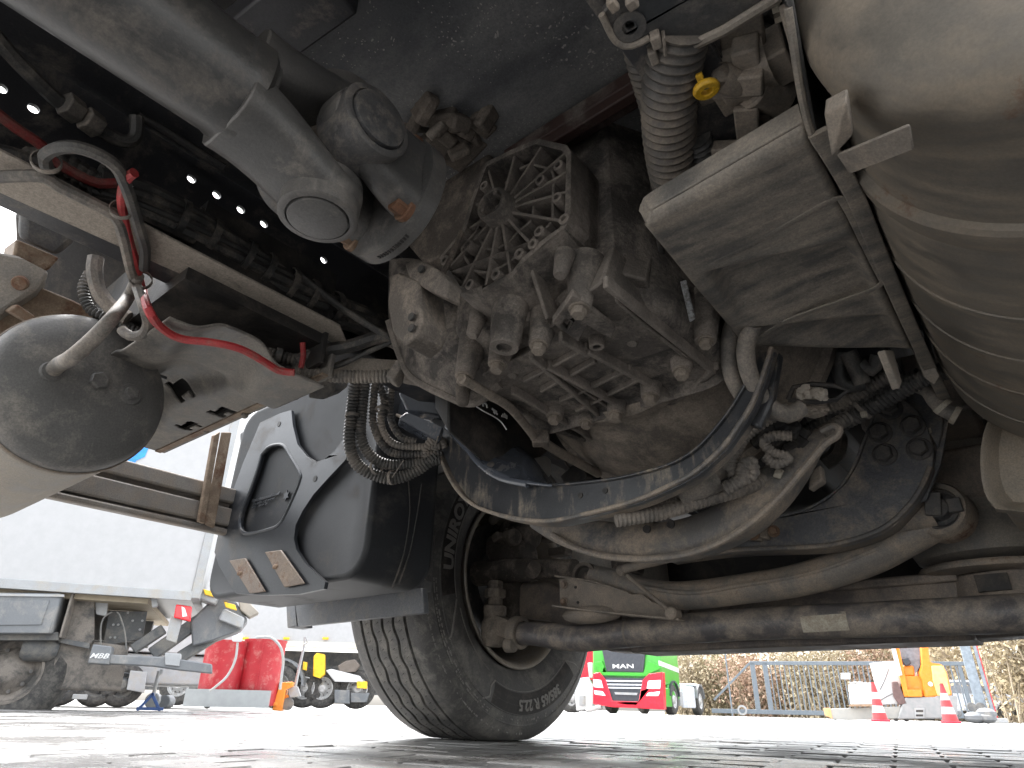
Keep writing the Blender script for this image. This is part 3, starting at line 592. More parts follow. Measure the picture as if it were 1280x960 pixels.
strand(L3([(120, 322), (118, 340), (124, 365), (140, 385), (160, 398)], 1.42, 1.38), .014, M_hose, 'rubber_hose')
strand(L3([(112, 342), (104, 362), (112, 385), (128, 395), (160, 408), (200, 422)], 1.46, 1.38), .0095, M_hosed, 'corrugated_hose', corr=(.13, .007))
strand(L3([(205, 355), (220, 372), (238, 392), (250, 400)], 1.42), .010, M_hosed, 'corrugated_hose', corr=(.13, .007))
strand(L3([(226, 418), (250, 405), (275, 405), (305, 420), (340, 440), (372, 450)], 1.37), .013, M_loom, 'corrugated_hose', corr=(.1, .008))
strand(L3([(160, 410), (200, 422), (230, 412), (256, 400)], 1.38), .010, M_loom, 'corrugated_hose', corr=(.12, .007))
for i in range(5): tie(T, PD(282+i*22, 412+i*10, 1.365), (.4, 1, 0), .017, M_hosed, .012, 'loom_clip')
mb = MB(); mb.prism([L3([(252, 372), (345, 420), (345, 432), (250, 398)], 1.42)], (-.06, 0, .06)); build('fuse_box', mb, M_black, T, .006)
# pressed battery tray
za = .66; c00, c10, c01, c11 = PZ(180, 418, za), PZ(386, 468, za), PZ(150, 545, za), PZ(386, 490, za)
A_, B_ = PZ(424, 474, za), PZ(214, 546, za); Xr = A_.x; Yf = (A_.y+B_.y)/2; YR = -1.575
SL = [((-.635), (-1.345)), ((-.66), (-1.255)), ((-.755), (-1.285))]
SL = [PZ(222, 496, za), PZ(277, 514, za), PZ(235, 531, za)]
def tray(u, v):
    x = -1.0+(Xr+1.0)*u; y = YR+(Yf-YR)*v; z = za
    d = (Yf-y); s = .5+.5*math.tanh((d-.105-.018*math.sin((x+.4)*17))*60); z += .034*s                      # raised field with a wavy border
    s2 = .5+.5*math.tanh((d-.215-.02*math.sin((x+.4)*11+1))*50); z -= .044*s2
    s3 = .5+.5*math.tanh((x+.50)*55); z -= .026*s3*(1-s2*.5)
    return V((x, y, z))
def slot(u, v):
    p = tray(u, v)
    for q in SL:
        dx, dy = p.x-q.x, p.y-q.y
        if abs(dx) < .030 and abs(dy) < .011 or abs(dx+.02) < .008 and abs(dy) < .020 or abs(dx-.02) < .008 and abs(dy-.006) < .018: return False
    return True
SL_ = SL
btr = build('battery_tray', MB().sheet(tray, 110, 90, slot), M_tray, T, ang=60, solid=.004)
mb = MB(); mb.box(((-1.0+Xr)/2, (-1.57+Yf)/2, za+.15), (Xr+1.0-.03, Yf+1.56, .17)); mb.box(((-1.0+Xr)/2, Yf-.012, za+.10), (Xr+1.0-.01, .008, .16)); mb.box((-1.0, (-1.57+Yf)/2, za+.08), (.008, Yf+1.55, .16)); build('battery_box', mb, M_black, btr)  # thin black plates added so no sky shows through the tray slots
mb = MB(); mb.box(((-1.0+Xr)/2, Yf+.008, za+.022), (Xr+1.0, .010, .050)); lip = build('tray_lip', mb, M_tray, btr, .002)
mb = MB(); mb.box(((-1.0+Xr)/2, Yf-.004, za-.003), (Xr+1.0, .014, .004)); build('tray_edge', mb, M_rusty, btr)
for px, py in ((370, 497), (306, 521), (258, 540)): build('lip_stud', MB().ball(PY(px, py-2, Yf+.002), .008, 10), M_tray, btr)
for px, py in ((242, 508), (256, 500), (218, 517), (200, 470), (319, 505)): build('emboss', MB().bar(PZ(px-8, py-3, za+.014), PZ(px+8, py+3, za+.014), .004, .006), M_trayd, btr)
mb = MB(); mb.prism([[PD(a, b, 1.5) for a, b in ((385, 480), (408, 474), (418, 478), (417, 490), (404, 500), (385, 498))]], (-.02, .05, .04)); build('tray_corner', mb, M_trayd, btr, .004)
# side guard of two profiles with its hanger
GX = -1.2; mb = MB()
for z, h in ((.652, .045), (.588, .055), (.545, .018)):
    mb.box((GX, -1.45, z), (.03, 1.15, h), None)
mb.box((GX-.012, -1.45, .60), (.012, 1.15, .12)); sg = build('side_guard', mb, M_alu, T, .006)
mb = MB(); mb.prism([LX([(264, 545), (272, 540), (252, 655), (245, 652)], GX+.03)], (.01, .004, 0)); mb.prism([LX([(276, 540), (286, 540), (264, 660), (254, 655)], GX+.03)], (.004, .008, 0)); build('guard_hanger', mb, M_rusty, sg, .002)
# black plastic tank with its pressed strap bracket
YT = -.955; XI = -.55; ZB, ZT = .358, .95; XO = -1.27; YF = -.735
mb = MB(); mb.loft([[V(((XO+XI)/2+u, y, (ZB+ZT)/2+v)) for u, v in rr(XI-XO-i, ZT-ZB-i, .075-i*.4, 6)] for y, i in ((YT+.006, .03), (YT+.0, .0), (YF-.0, 0.0), (YF+.006, .03))])
pt = build('plastic_tank', mb, M_plas, T, .02, 30, seg=4)
def z6(pts): return [(240+a/3, 460+b/3) for a, b in pts]
outer = z6([(255, 205), (330, 170), (372, 158), (378, 215), (395, 285), (430, 330), (465, 352), (497, 342), (535, 312), (585, 240), (600, 215), (600, 310), (570, 350), (515, 408), (455, 475), (415, 535), (388, 590), (382, 640), (390, 680), (425, 735), (500, 803), (494, 828), (400, 848), (270, 852), (165, 846), (135, 800), (100, 740), (84, 690), (100, 610), (150, 470), (190, 360)])
win = z6([(262, 325), (285, 300), (315, 288), (345, 292), (370, 330), (406, 392), (408, 420), (385, 480), (350, 555), (330, 585), (300, 602), (215, 622), (188, 612), (180, 590), (187, 540), (215, 470), (245, 385)])
sb = build('strap_bracket', MB().prism([LY(outer, YT-.014), LY(win, YT-.014)], (0, .010, 0)), M_strap, T, .004, seg=3)
mb = MB(); mb.tube([p for p in LY(win+[win[0]], YT-.012)], .0055, 8); build('window_bead', mb, M_strap, sb)
for q, hole in ((((138, 722), (198, 712), (272, 838), (215, 845)), (178, 770)), (((272, 690), (332, 682), (420, 808), (345, 822)), (312, 745))):
    pts = LY(z6(q), YT-.024); cl = build('clip', MB().loft([[pts[0], pts[1], pts[1]+V((0, .006, 0)), pts[0]+V((0, .006, 0))], [pts[3], pts[2], pts[2]+V((0, .006, 0)), pts[3]+V((0, .006, 0))]]), M_clip, sb, .002)
    build('clip_slot', MB().ball(PY(*z6([hole])[0], YT-.0245), .009, 10, (1.5, .3, .7)), M_boltr, cl)
for h in ((460, 415), (325, 210)): build('bracket_hole', MB().cyl(PY(*z6([h])[0], YT-.0155), (0, 1, 0), .0085, .003, 16), M_black, sb)
build('logo_emboss', MB().bar(PY(*z6([(230, 500)])[0], YT+.0), PY(*z6([(330, 470)])[0], YT), .003, .006), M_strap, pt)
mb = MB()
for (xa, ya), (xb, yb) in (((228, 498), (335, 466)), ((228, 513), (322, 485)), ((226, 524), (285, 508))):
    for k in range(15):
        if random.random() < .2: continue
        t = k/15; c = PY(*z6([(xa+(xb-xa)*t, ya+(yb-ya)*t)])[0], YT-.001); mb.box(c, (random.uniform(.003, .007), .003, random.uniform(.002, .008)), Matrix.Rotation(random.uniform(-.6, .6), 3, 'Y'))
build('embossed_marks', mb, M_strap, pt)
build('embossed_star', MB().prism([[PY(*z6([(352, 478)])[0], YT-.001)+V((r*math.cos(R_(k*30)), 0, r*math.sin(R_(k*30)))) for k, r in [(k, .016 if k % 2 else .008) for k in range(12)]]], (0, .004, 0)), M_strap, pt)
mb = MB(); mb.prism([LY(z6([(175, 240), (250, 210), (240, 300), (195, 340), (178, 325)]), YT+.03)], (0, .15, 0)); build('tank_shoulder', mb, M_plas, pt, .01)
# moulded grooves on the inner end of the tank
mb = MB()
for pts in ([(527, 605), (520, 650), (512, 690), (498, 730)], [(510, 600), (512, 640), (505, 690), (490, 735)]): mb.tube([p+V((.001, 0, 0)) for p in LX(pts, XI)], .0025, 6)
build('moulding_line', mb, M_black, pt)
# step panel below the tank
mb = MB(); q = LY([(368, 750), (372, 783), (530, 766), (528, 735)], -.665); mb.prism([q], (0, .02, 0)); mb.prism([LY([(357, 748), (359, 785), (371, 783), (368, 748)], -.665)], (0, .06, 0)); mb.box((q[0]+q[1]+q[2]+q[3])/4+V((0, .05, .05)), (.45, .08, .03)); build('step_panel', mb, M_step, T, .003)
# loop of corrugated hoses inboard of the tank
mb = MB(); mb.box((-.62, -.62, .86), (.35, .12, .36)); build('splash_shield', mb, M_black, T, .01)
bk = [([(445, 470), (440, 515), (437, 550), (443, 575), (460, 590), (490, 598), (520, 588), (545, 570)], .0135, M_hosed), ([(457, 470), (452, 520), (452, 548), (462, 568), (482, 580), (512, 580), (550, 574)], .0125, M_hosed), ([(470, 470), (466, 515), (468, 535), (480, 558), (500, 568), (552, 566)], .009, M_loom), ([(482, 500), (476, 525), (484, 548), (505, 558), (550, 558)], .0085, M_hose), ([(490, 480), (488, 520), (500, 545), (520, 552)], .008, M_loom), ([(474, 478), (480, 500), (478, 520)], .009, M_loom), ([(515, 592), (530, 578), (532, 560), (545, 548)], .010, M_hose), ([(535, 575), (545, 560), (538, 548), (550, 548), (556, 560)], .008, M_hose)]
for pts, r, M in bk: strand(L3(pts, 1.52), r, M, 'corrugated_hose', corr=(.11, .0075), n=9)
for x, y, d in ((441, 520, (0, 0, 1)), (470, 585, (1, 0, .2)), (490, 597, (1, .3, 0)), (478, 512, (0, 0, 1))): tie(T, PD(x, y, 1.515), d, .017, M_hose)
for p in (((490, 597), (505, 575)), ((543, 560), (548, 545))): build('tie_tail', MB().tube(L3([p[0], p[1]], 1.49), .0015, 5, False), M_hose, T)
# corrugated hose to the elbow clamp
strand(L3([(370, 462), (400, 468), (440, 471), (495, 470)], 1.33, 1.30), .0135, M_hose, 'corrugated_hose', corr=(.1, .0075))
mb = MB(); mb.bar(PD(490, 478, 1.29), PD(505, 456, 1.3), .04, .02); build('hose_clamp', mb, M_hose, T, .004)
strand(L3([(505, 472), (535, 478), (560, 490), (582, 500)], 1.29), [.012, .014, .014, .01], M_cast, 'elbow_pipe')
mb = MB(); mb.prism([L3([(405, 462), (445, 447), (500, 450), (500, 466)], 1.36)], (-.03, 0, .01)); build('pale_bracket', mb, M_flange, T, .002)
strand(L3([(372, 452), (400, 440), (440, 432), (475, 422), (500, 432)], 1.34), .014, M_loom, 'wrapped_loom')
strand(L3([(365, 465), (420, 458), (460, 440), (495, 425)], 1.33), .005, M_hosed, 'wire')
# pipe with couplings at the upper left
hp = strand(L3([(-10, 40), (20, 75), (50, 105), (75, 128), (105, 148), (130, 165), (152, 176), (166, 175), (171, 165), (171, 145)], 1.30, 1.34), .0115, M_hosed, 'brake_hose')
for x, y in ((88, 134), (113, 152)): build('coupling', MB().cyl(PD(x-8, y-6, 1.305), (PD(x+8, y+6, 1.315)-PD(x-8, y-6, 1.305)), .021, .026, 6), M_hose, hp, .002)
strand(L3([(172, 146), (200, 160), (240, 185), (280, 210)], 1.36), .008, M_black, 'pipe')
# ================================================================== crossmembers
YM = -.90
low = [(486, 514), (520, 530), (540, 543), (554, 566), (568, 598), (585, 622), (606, 637), (640, 648), (690, 654), (740, 645), (800, 629), (840, 612), (874, 594), (909, 563), (932, 531), (946, 508), (960, 470), (969, 440)]
hi_ = [(948, 440), (940, 466), (929, 487), (908, 520), (874, 559), (840, 580), (800, 592), (760, 600), (700, 606), (655, 604), (622, 594), (598, 575), (580, 548), (560, 528), (530, 518), (500, 504)]
# the S shaped left end is deep pressed sheet, the rest a flat web
webp = [(545, 540), (560, 560)]
mb = MB(); mb.prism([LY(low+hi_, YM)], (0, .012, 0)); xm = build('engine_crossmember', mb, M_xm, T)
mb = MB(); mb.tube(LY(low, YM+.016), 1, flat=(.008, .046, (0, 0, 1), .003)); build('bottom_flange', mb, M_beam, xm, ang=50)
up_ = [(560, 528), (580, 548), (598, 575), (622, 594), (655, 604), (700, 606), (760, 600), (800, 592), (840, 580), (874, 559), (908, 520), (929, 487), (940, 466)]
mb = MB(); mb.tube(LY(up_, YM-.002), 1, flat=(.005, .012, (0, 0, 1), .002)); build('upper_lip', mb, M_xm, xm, ang=50)
gus = [(556, 530), (568, 521), (590, 527), (612, 540), (640, 553), (662, 570), (680, 592), (688, 605), (655, 604), (622, 594), (598, 575), (580, 548)]
gA = cr(LY([(566, 520), (590, 526), (615, 541), (642, 554), (664, 571), (680, 591), (690, 606)], YM+.10), None, .01)[0]; gB = cr(LY([(556, 531), (568, 548), (584, 566), (604, 583), (630, 597), (660, 604), (690, 607)], YM-.02), None, .01)[0]
def gus_f(u, v):
    a = gA[min(len(gA)-1, int(u*(len(gA)-1)))]; b = gB[min(len(gB)-1, int(u*(len(gB)-1)))]; p = a.lerp(b, v); n_ = V((-.3, -.5, -.8)); e = math.sin(math.pi*v); p += n_*(-.014*e*math.sin(math.pi*u)+.022*math.exp(-((u-.52)/.13)**2-((v-.45)/.2)**2)); return p
build('gusset', MB().sheet(gus_f, 40, 16), M_gloss, xm, ang=80, solid=.005)
mb = MB(); mb.tube(LY([(560, 534), (580, 555), (600, 580), (625, 597), (660, 605)], YM-.014), .008, 10); build('gusset_fold', mb, M_gloss, xm)
for px, py in ((613, 581), (648, 602)): build('gusset_hole', MB().ball(PY(px, py, YM-.014), .010, 12, (1.2, .3, .7)), M_black, xm)
for px, py in ((725, 619), (756, 613)): build('bolt_hole', MB().cyl(PY(px, py, YM-.002), (0, 1, 0), .0055, .004, 14), M_black, xm)
mb = MB(); mb.prism([L3([(498, 522), (508, 514), (556, 535), (550, 552)], 1.50)], (-.04, .03, .0)); mb.prism([L3([(498, 490), (510, 486), (560, 505), (556, 520), (508, 512)], 1.56)], (-.03, .03, .0)); build('end_bracket', mb, M_gloss, xm, .006)
mb = MB(); mb.prism([LY([(935, 530), (948, 500), (955, 440), (975, 440), (965, 500), (950, 535)], YM+.02)], (0, .02, 0)); build('end_bracket', mb, M_xm, xm, .004)
# lower curved beam
YB = -.66
pts = [(680, 645), (705, 660), (740, 672), (800, 679), (850, 676), (890, 665), (930, 644), (965, 613), (992, 582), (1012, 558), (1032, 545)]
mb = MB(); mb.tube(LY(pts, YB), [1, 1, 1, 1, 1, 1, 1, .95, .8, .6, .35], flat=(.076, .08, (0, 0, 1), .022)); cb = build('curved_beam', mb, M_beam, T, ang=50)
mb = MB(); mb.tube(LY([(690, 668), (720, 685), (770, 697), (830, 697), (880, 686), (930, 660), (975, 620), (1005, 585), (1030, 556), (1046, 545), (1049, 536), (1040, 533), (1026, 540)], YB-.052), .007, 8); build('beam_lip', mb, M_beam, cb)
for px, py in ((808, 661), (838, 655)): build('beam_hole', MB().cyl(PY(px, py, YB-.053), (0, 1, 0), .0085, .004, 14), M_black, cb)
strand(L3([(1030, 545), (1048, 545), (1047, 565), (1030, 580)], 1.85), .02, M_hose, 'rubber_hook', cb)
mb = MB(); mb.prism([LY([(1012, 590), (1025, 580), (1028, 600), (1010, 612)], -.6)], (0, .03, 0)); build('beam_tab', mb, M_bare, cb, .004)
for o in [o for o in S.objects if o.name.split('.')[0] in ('bearing_cap', 'lug', 'lug_hole', 'screw_boss', 'moulding_line', 'axle_flange', 'deck_edge_rail', 'wiring', 'clevis', 'valves_and_dark_fill', 'engine_ancillary', 'flank_cover', 'bright_edge')]: split(o)
# ================================================================== front axle, steering and suspension
mb = MB(); mb.loft([[V((x, u, zc+v)) for u, v in rr(wd, h, .02, 3)] for x, zc, wd, h in ((-.82, .44, .10, .12), (-.70, .43, .11, .13), (-.58, .37, .11, .14), (-.46, .335, .12, .15), (-.30, .325, .13, .145), (.1, .325, .13, .145), (.42, .325, .13, .145), (.60, .335, .12, .15), (.72, .37, .11, .14), (.84, .43, .11, .13), (.96, .44, .10, .12))])
ax = build('front_axle', mb, M_axle, T, .006)
mb = MB()
for z in (.262, .388): mb.box((.06, 0, z), (.86, .16, .022))
build('axle_flange', mb, M_axle, ax, .006)
for x in (-.42, -.33, -.18): mb = MB(); mb.box((x, -.005, .325), (.025, .158, .10)); build('axle_rib', mb, M_axle, ax, .004)
mb = MB(); mb.box((.12, .18, .50), (.95, .1, .22)); build('axle_dark_filler', mb, M_black, T, .02)  # dark block added to hide the bright gap beyond the axle
# track rod
tr = [(640, 792), (668, 792), (700, 796), (722, 798), (745, 796), (790, 791), (850, 786), (960, 779), (1100, 774), (1300, 765), (1450, 756)]
mb = MB(); mb.tube(LY(tr, -.2), [.032, .035, .038, .038, .038, .038, .038, .038, .038, .038, .038], 20, step=.05); rod = build('track_rod', mb, M_rod, T)
p = PY(641, 790, -.2); q = PY(668, 793, -.2); d = (q-p).normalized()
mb = MB(); mb.lathe(p+d*.005, d, [(0, .036), (0, .049), (.035, .049), (.035, .036)], 28); mb.lathe(p+d*.012+V((0, -.03, -.04)), (1, 0, 0), [(-.012, .0), (-.012, .022), (.02, .022), (.02, 0)], 14); build('rod_clamp', mb, M_bare, rod, .003)
bp = PY(617, 778, -.2)
mb = MB(); mb.lathe(bp+V((0, 0, -.075)), (.04, 0, 1), [(0, 0), (0, .026), (.012, .034), (.03, .040), (.055, .043), (.075, .040), (.09, .034), (.105, .038), (.125, .038), (.13, .024), (.19, .022), (.195, .0)], 30); mb.lathe(bp+V((.002, 0, .075)), (.04, 0, 1), [(0, .03), (.004, .036), (.03, .036), (.03, .027), (.055, .025), (.058, .02), (.058, 0)], 6); mb.bar(bp, p+d*.02, .05, .055); build('ball_joint', mb, M_bolt, rod, .002)
build('weld_mark', MB().lathe(PY(787, 791, -.2), (PY(850, 786, -.2)-PY(787, 791, -.2)).normalized(), [(-.004, .038), (0, .0395), (.004, .038)], 24), M_bare, rod)
lb = PY(1035, 776, -.2); mb = MB()
mb.sheet(lambda u, v: V((lb.x+(u-.5)*.10, -.2-.0388*math.cos(R_(-35+62*v)), lb.z-.004+.0388*math.sin(R_(-35+62*v)))), 6, 8); build('paper_label', mb, M_lab, rod)
# wheel: lathed tyre with wavy grooves, raised lettering, rim, disc and brake
WC = V((-1.03, 0, .520)); STEER = Matrix.Rotation(.02893, 3, 'Z')
prof = [(.125, .292, 0), (.145, .298, 0), (.158, .312, 0), (.166, .33, 0), (.180, .36, 0), (.1895, .395, 0), (.1915, .415, 0), (.190, .44, 0), (.1895, .4435, 0), (.1865, .445, 0), (.1855, .452, 0), (.1815, .470, 0), (.1835, .474, 0), (.1815, .478, 0), (.1765, .492, 0), (.170, .505, 0), (.166, .5085, 0), (.160, .516, 0), (.150, .5225, 0), (.135, .5265, 0)]
for gx, wv in ((.105, .0), (.055, 1), (.005, 1), (-.045, 1), (-.095, 0)):
    prof += [(gx+.006, .530, wv), (gx+.0045, .518, wv), (gx-.0045, .518, wv), (gx-.006, .530, wv)]
    if wv or gx > 0: prof += [(gx-.025, .531, 0)]
prof += [(-.135, .5265, 0), (-.150, .5225, 0), (-.165, .513, 0), (-.178, .49, 0), (-.187, .45, 0), (-.19, .41, 0), (-.18, .36, 0), (-.166, .33, 0), (-.145, .298, 0)]
def tyre(c, side=1):
    n = 288; vs = []; fs = []
    for x, r, wv in prof:
        for k in range(n):
            a = 2*math.pi*k/n; xx = x+(.0045*math.sin(a*36)*wv); rad = r
            p = V((xx*side, rad*math.sin(a), rad*math.cos(a)))
            if p.z < -.517: p.z = -.517-(-.517-p.z)*.05                                   # the loaded contact patch
            vs.append(c+STEER @ p)
    m_ = len(prof)
    for i in range(m_-1):
        for k in range(n): j = (k+1) % n; fs.append((i*n+k, i*n+j, (i+1)*n+j, (i+1)*n+k))
    mb = MB(); mb.add(vs, fs); return mb
def wheel(c, side, detail):
    rim = MB(); rim.lathe((0, 0, 0), (1, 0, 0), [(.150, .283), (.158, .300), (.164, .303), (.168, .300), (.168, .294), (.160, .284), (.14, .277), (.06, .262), (-.04, .255), (-.06, .262), (-.10, .268), (-.105, .10), (-.12, .10), (-.12, .27), (-.15, .285), (-.158, .30)], 96)
    rim.v = [c+STEER @ V((p.x*side, p.y, p.z)) for p in rim.v]
    wh = build('front_wheel', rim, M_rim, T, ang=40)
    ty = build('tyre', tyre(c, side), M_rub, wh, ang=30)
    dr = MB(); dr.lathe((0, 0, 0), (1, 0, 0), [(-.10, 0), (-.10, .20), (-.02, .205), (.05, .21), (.055, .218), (.065, .218), (.068, .205), (.068, .12), (.09, .10), (.10, .0)], 64); dr.v = [c+STEER @ V((p.x*side, p.y, p.z)) for p in dr.v]
    build('brake_disc', dr, M_rimd, wh)
    return wh, ty
fwh, fty = wheel(WC, 1, True); wheel(V((1.13, 0, .52)), -1, False)
def ring_text(body, size, r0, phi, name, stretch=1.0):
    q = text_mb(body, size, .0012, 3, .035, .01); mb = MB(); mb.f = q.f; vs = []
    for p in q.v:
        a = R_(phi)+p.x*stretch/r0; r = r0+p.y; x = float(nx(r))+p.z+.0016
        vs.append(WC+STEER @ V((x, r*math.sin(a), r*math.cos(a))))
    mb.v = vs; return build(name, mb, M_let, fty)
SW = sorted([(r, x) for x, r, w_ in prof[:18]])
def nx(r):
    for (r0_, x0_), (r1_, x1_) in zip(SW, SW[1:]):
        if r0_ <= r <= r1_: return x0_+(x1_-x0_)*(r-r0_)/max(1e-9, r1_-r0_)
    return .19
ring_text('UNIROYAL', .066, .384, 291, 'raised_lettering', 1.05)
ring_text('385/65 R 22.5', .046, .398, 166, 'raised_lettering', .95)
# darker panels round the lettering, with raised slanted ends
def ring_panel(a0, a1, r0, r1, name, M, h=.0004):
    n = 40; mb = MB(); vs = []
    for k in range(n+1):
        a = R_(a0+(a1-a0)*k/n)
        for r in [r0+(r1-r0)*j/6 for j in range(7)]: x = nx(r)+h; vs.append(WC+STEER @ V((x, r*math.sin(a), r*math.cos(a))))
    fs = [(i*7+j, i*7+j+1, i*7+j+8, i*7+j+7) for i in range(n) for j in range(6)]; mb.add(vs, fs); return build(name, mb, M, fty)
M_pan = mat('dark tyre band', (.022, .019, .018), (.03, .026, .025), .7, dust=(.10, .085, .075), damt=.3, dscale=8, bump=.15)
ring_panel(255, 335, .374, .441, 'lettering_panel', M_pan); ring_panel(134, 203, .376, .441, 'lettering_panel', M_pan)
def ring_line(pts, w_, name='raised_line'):
    mb = MB(); mb.tube([WC+STEER @ V((nx(r)+.0005, r*math.sin(R_(a)), r*math.cos(R_(a)))) for a, r in pts], 1, flat=(.003, w_, (1, 0, 0), .001)); build(name, mb, M_let, fty)
ring_line([(203, .372), (206, .40), (205, .43), (208, .446)], .006); ring_line([(252, .370), (246, .40), (240, .43), (238, .446)], .007)
ring_line([(203-3*k, .3715) for k in range(24)], .0022); ring_line([(253+3*k, .3695) for k in range(28)], .0022); ring_line([(209+2*k, .356) for k in range(20)], .0022); ring_line([(134, .372), (130, .41), (128, .446)], .006)
# fine sidewall marks and short tread sipes
mb = MB()
for k in range(240):
    a = R_(random.choice([random.uniform(205, 262), random.uniform(125, 262)])); r = random.choice((.458, .466, .497)); c = V((nx(r)+.0005, r*math.sin(a), r*math.cos(a)))
    mb.box(WC+STEER @ c, (.0016, random.uniform(.002, .009), random.uniform(.002, .006)), Matrix.Rotation(-a, 3, 'X'))
build('fine_marks', mb, M_let, fty, kind='stuff')
mb = MB()
for gx in (.03, -.02, -.07, .08):
    for k in range(120):
        a = 2*math.pi*k/120; mb.box(WC+STEER @ V((gx, .5305*math.sin(a), .5305*math.cos(a))), (.011, .0014, .004), Matrix.Rotation(-a, 3, 'X') @ Matrix.Rotation(.45, 3, 'Z'))
build('tread_sipe', mb, M_black, fty, kind='stuff')
mb = MB(); n = 288
tw = [(.126, .5285), (.112, .5309)]
# knuckle, brake chamber and arms inside the wheel
mb = MB(); mb.loft([[WC+V((x, u, z+v)) for u, v in rr(w1, h1, .03, 3)] for x, z, w1, h1 in ((.02, 0, .16, .30), (.10, .0, .15, .34), (.17, .01, .13, .30), (.22, .02, .1, .2))]); kn = build('steering_knuckle', mb, M_castd, T, .01)
mb = MB(); mb.lathe(PX(655, 668, -.86), (-1, .1, .2), [(-.05, 0), (-.05, .05), (-.03, .055), (.04, .055), (.05, .07), (.06, .07), (.09, .05), (.12, .03)], 24); mb.lathe(PX(640, 672, -.84), (1, -.2, 0), [(-.02, .03), (.02, .032), (.024, .02), (.024, 0)], 18); mb.box(PX(690, 668, -.8), (.1, .06, .05)); mb.box(PX(700, 690, -.78), (.08, .05, .03)); mb.cyl(PX(700, 640, -.78), (.7, -.7, 0), .035, .06)
build('brake_chamber', mb, M_castd, T, .006)
mb = MB()
for i in range(16): mb.box(PX(random.uniform(610, 720), random.uniform(630, 690), -.88), (random.uniform(.02, .07), random.uniform(.02, .06), random.uniform(.02, .05)), Matrix.Rotation(random.uniform(0, 3), 3, 'Y'))
build('caliper', mb, M_castd, T, .008)
mb = MB(); mb.tube(LY([(590, 718), (640, 713), (672, 712)], -.12), [.045, .04, .036], 18); mb.tube(LY([(670, 712), (700, 711), (750, 712), (800, 705)], -.12), 1, flat=(.06, .05, (0, 0, 1), .015)); mb.cyl(PY(668, 712, -.165), (0, -1, 0), .03, .006, 22); build('steering_arm', mb, M_castd, T, .003)
# brown sheet bracket, thin rods
mb = MB(); brk = [(699, 724), (712, 722), (770, 735), (790, 743), (802, 742), (815, 752), (850, 763), (852, 772), (820, 772), (700, 757)]
mb.prism([LY(brk, -.30)], (0, .006, 0)); mb.tube(LY([(694, 758), (760, 766), (852, 775)], -.315), 1, False, flat=(.006, .035, (0, 0, 1), .002)); mb.tube(LY([(697, 721), (740, 727), (790, 742)], -.285), 1, False, flat=(.005, .035, (0, 0, 1), .002)); b1 = build('sheet_bracket', mb, M_bare, T, .0015)
mb = MB(); mb.ball(PY(740, 768, -.28), .05, 16, (2.0, .8, .5)); build('bracket_dome', mb, M_bare, b1)
for x, y in ((719, 734), (722, 753)): build('bracket_hole', MB().cyl(PY(x, y, -.3025), (0, 1, 0), .004, .004, 10), M_black, b1)
bolts(b1, LY([(705, 731), (705, 752)], -.302), (0, -1, 0), .009, M_clip)
strand(LY([(777, 712), (800, 706), (830, 699), (870, 688), (905, 676)], -.34), .0125, M_bare, 'link_rod', n=12)
strand(LY([(781, 716), (812, 743), (843, 767)], -.33), .005, M_bare, 'thin_rod'); build('rod_knuckle', MB().lathe(PY(845, 768, -.31), (0, -1, 0), [(0, .016), (.03, .016), (.034, .012), (.034, 0)], 18), M_bare, T)
build('rod_end', MB().ball(PY(777, 713, -.34), .015, 12), M_bare, T)
# bent stabiliser with its eye
st = [(742, 722), (770, 728), (800, 737), (835, 744), (875, 743), (930, 736), (985, 728), (1040, 714), (1090, 696), (1130, 675), (1168, 656)]
mb = MB(); mb.tube(LY(st, -.25), [.036]*6+[.037, .038, .038, .038, .034], 20); stb = build('stabiliser_bar', mb, M_rodr, T)
mb = MB(); mb.tube(LY([(800, 733), (860, 741), (930, 731), (985, 722), (1040, 708), (1100, 684)], -.285), .006, 8); build('bar_ridge', mb, M_rodr, stb)
ec_ = PY(1182, 643, -.25)
mb = MB(); mb.lathe(ec_+V((0, .035, 0)), (-.18, -1, .12), [(0, .035), (0, .056), (.01, .060), (.06, .060), (.068, .056), (.068, .046), (.06, .044), (.06, .03)], 36); build('bar_eye', mb, M_rodr, stb)
mb = MB(); mb.lathe(ec_, (-.18, -1, .12), [(0, .0), (.0, .042), (.034, .042), (.034, .038), (.028, .034), (.028, .024), (.05, .022), (.052, 0)], 30); mb.box(ec_+V((-.012, -.045, .012)), (.03, .03, .05), Matrix.Rotation(.2, 3, 'Y')); mb.box(ec_+V((.024, -.04, .006)), (.026, .02, .03)); build('rubber_bush', mb, M_boltd, stb, .003)
mb = MB(); mb.tube(LY([(1110, 655), (1140, 650), (1165, 642)], -.27), [.03, .031, .032], 16); build('link_arm', mb, M_beam, stb)
mb = MB(); mb.lathe(PY(736, 722, -.25), (0, -1, 0), [(-.02, .02), (-.02, .04), (.03, .04), (.03, .03), (.02, .026), (.02, 0)], 26); build('bar_eye', mb, M_castd, stb)
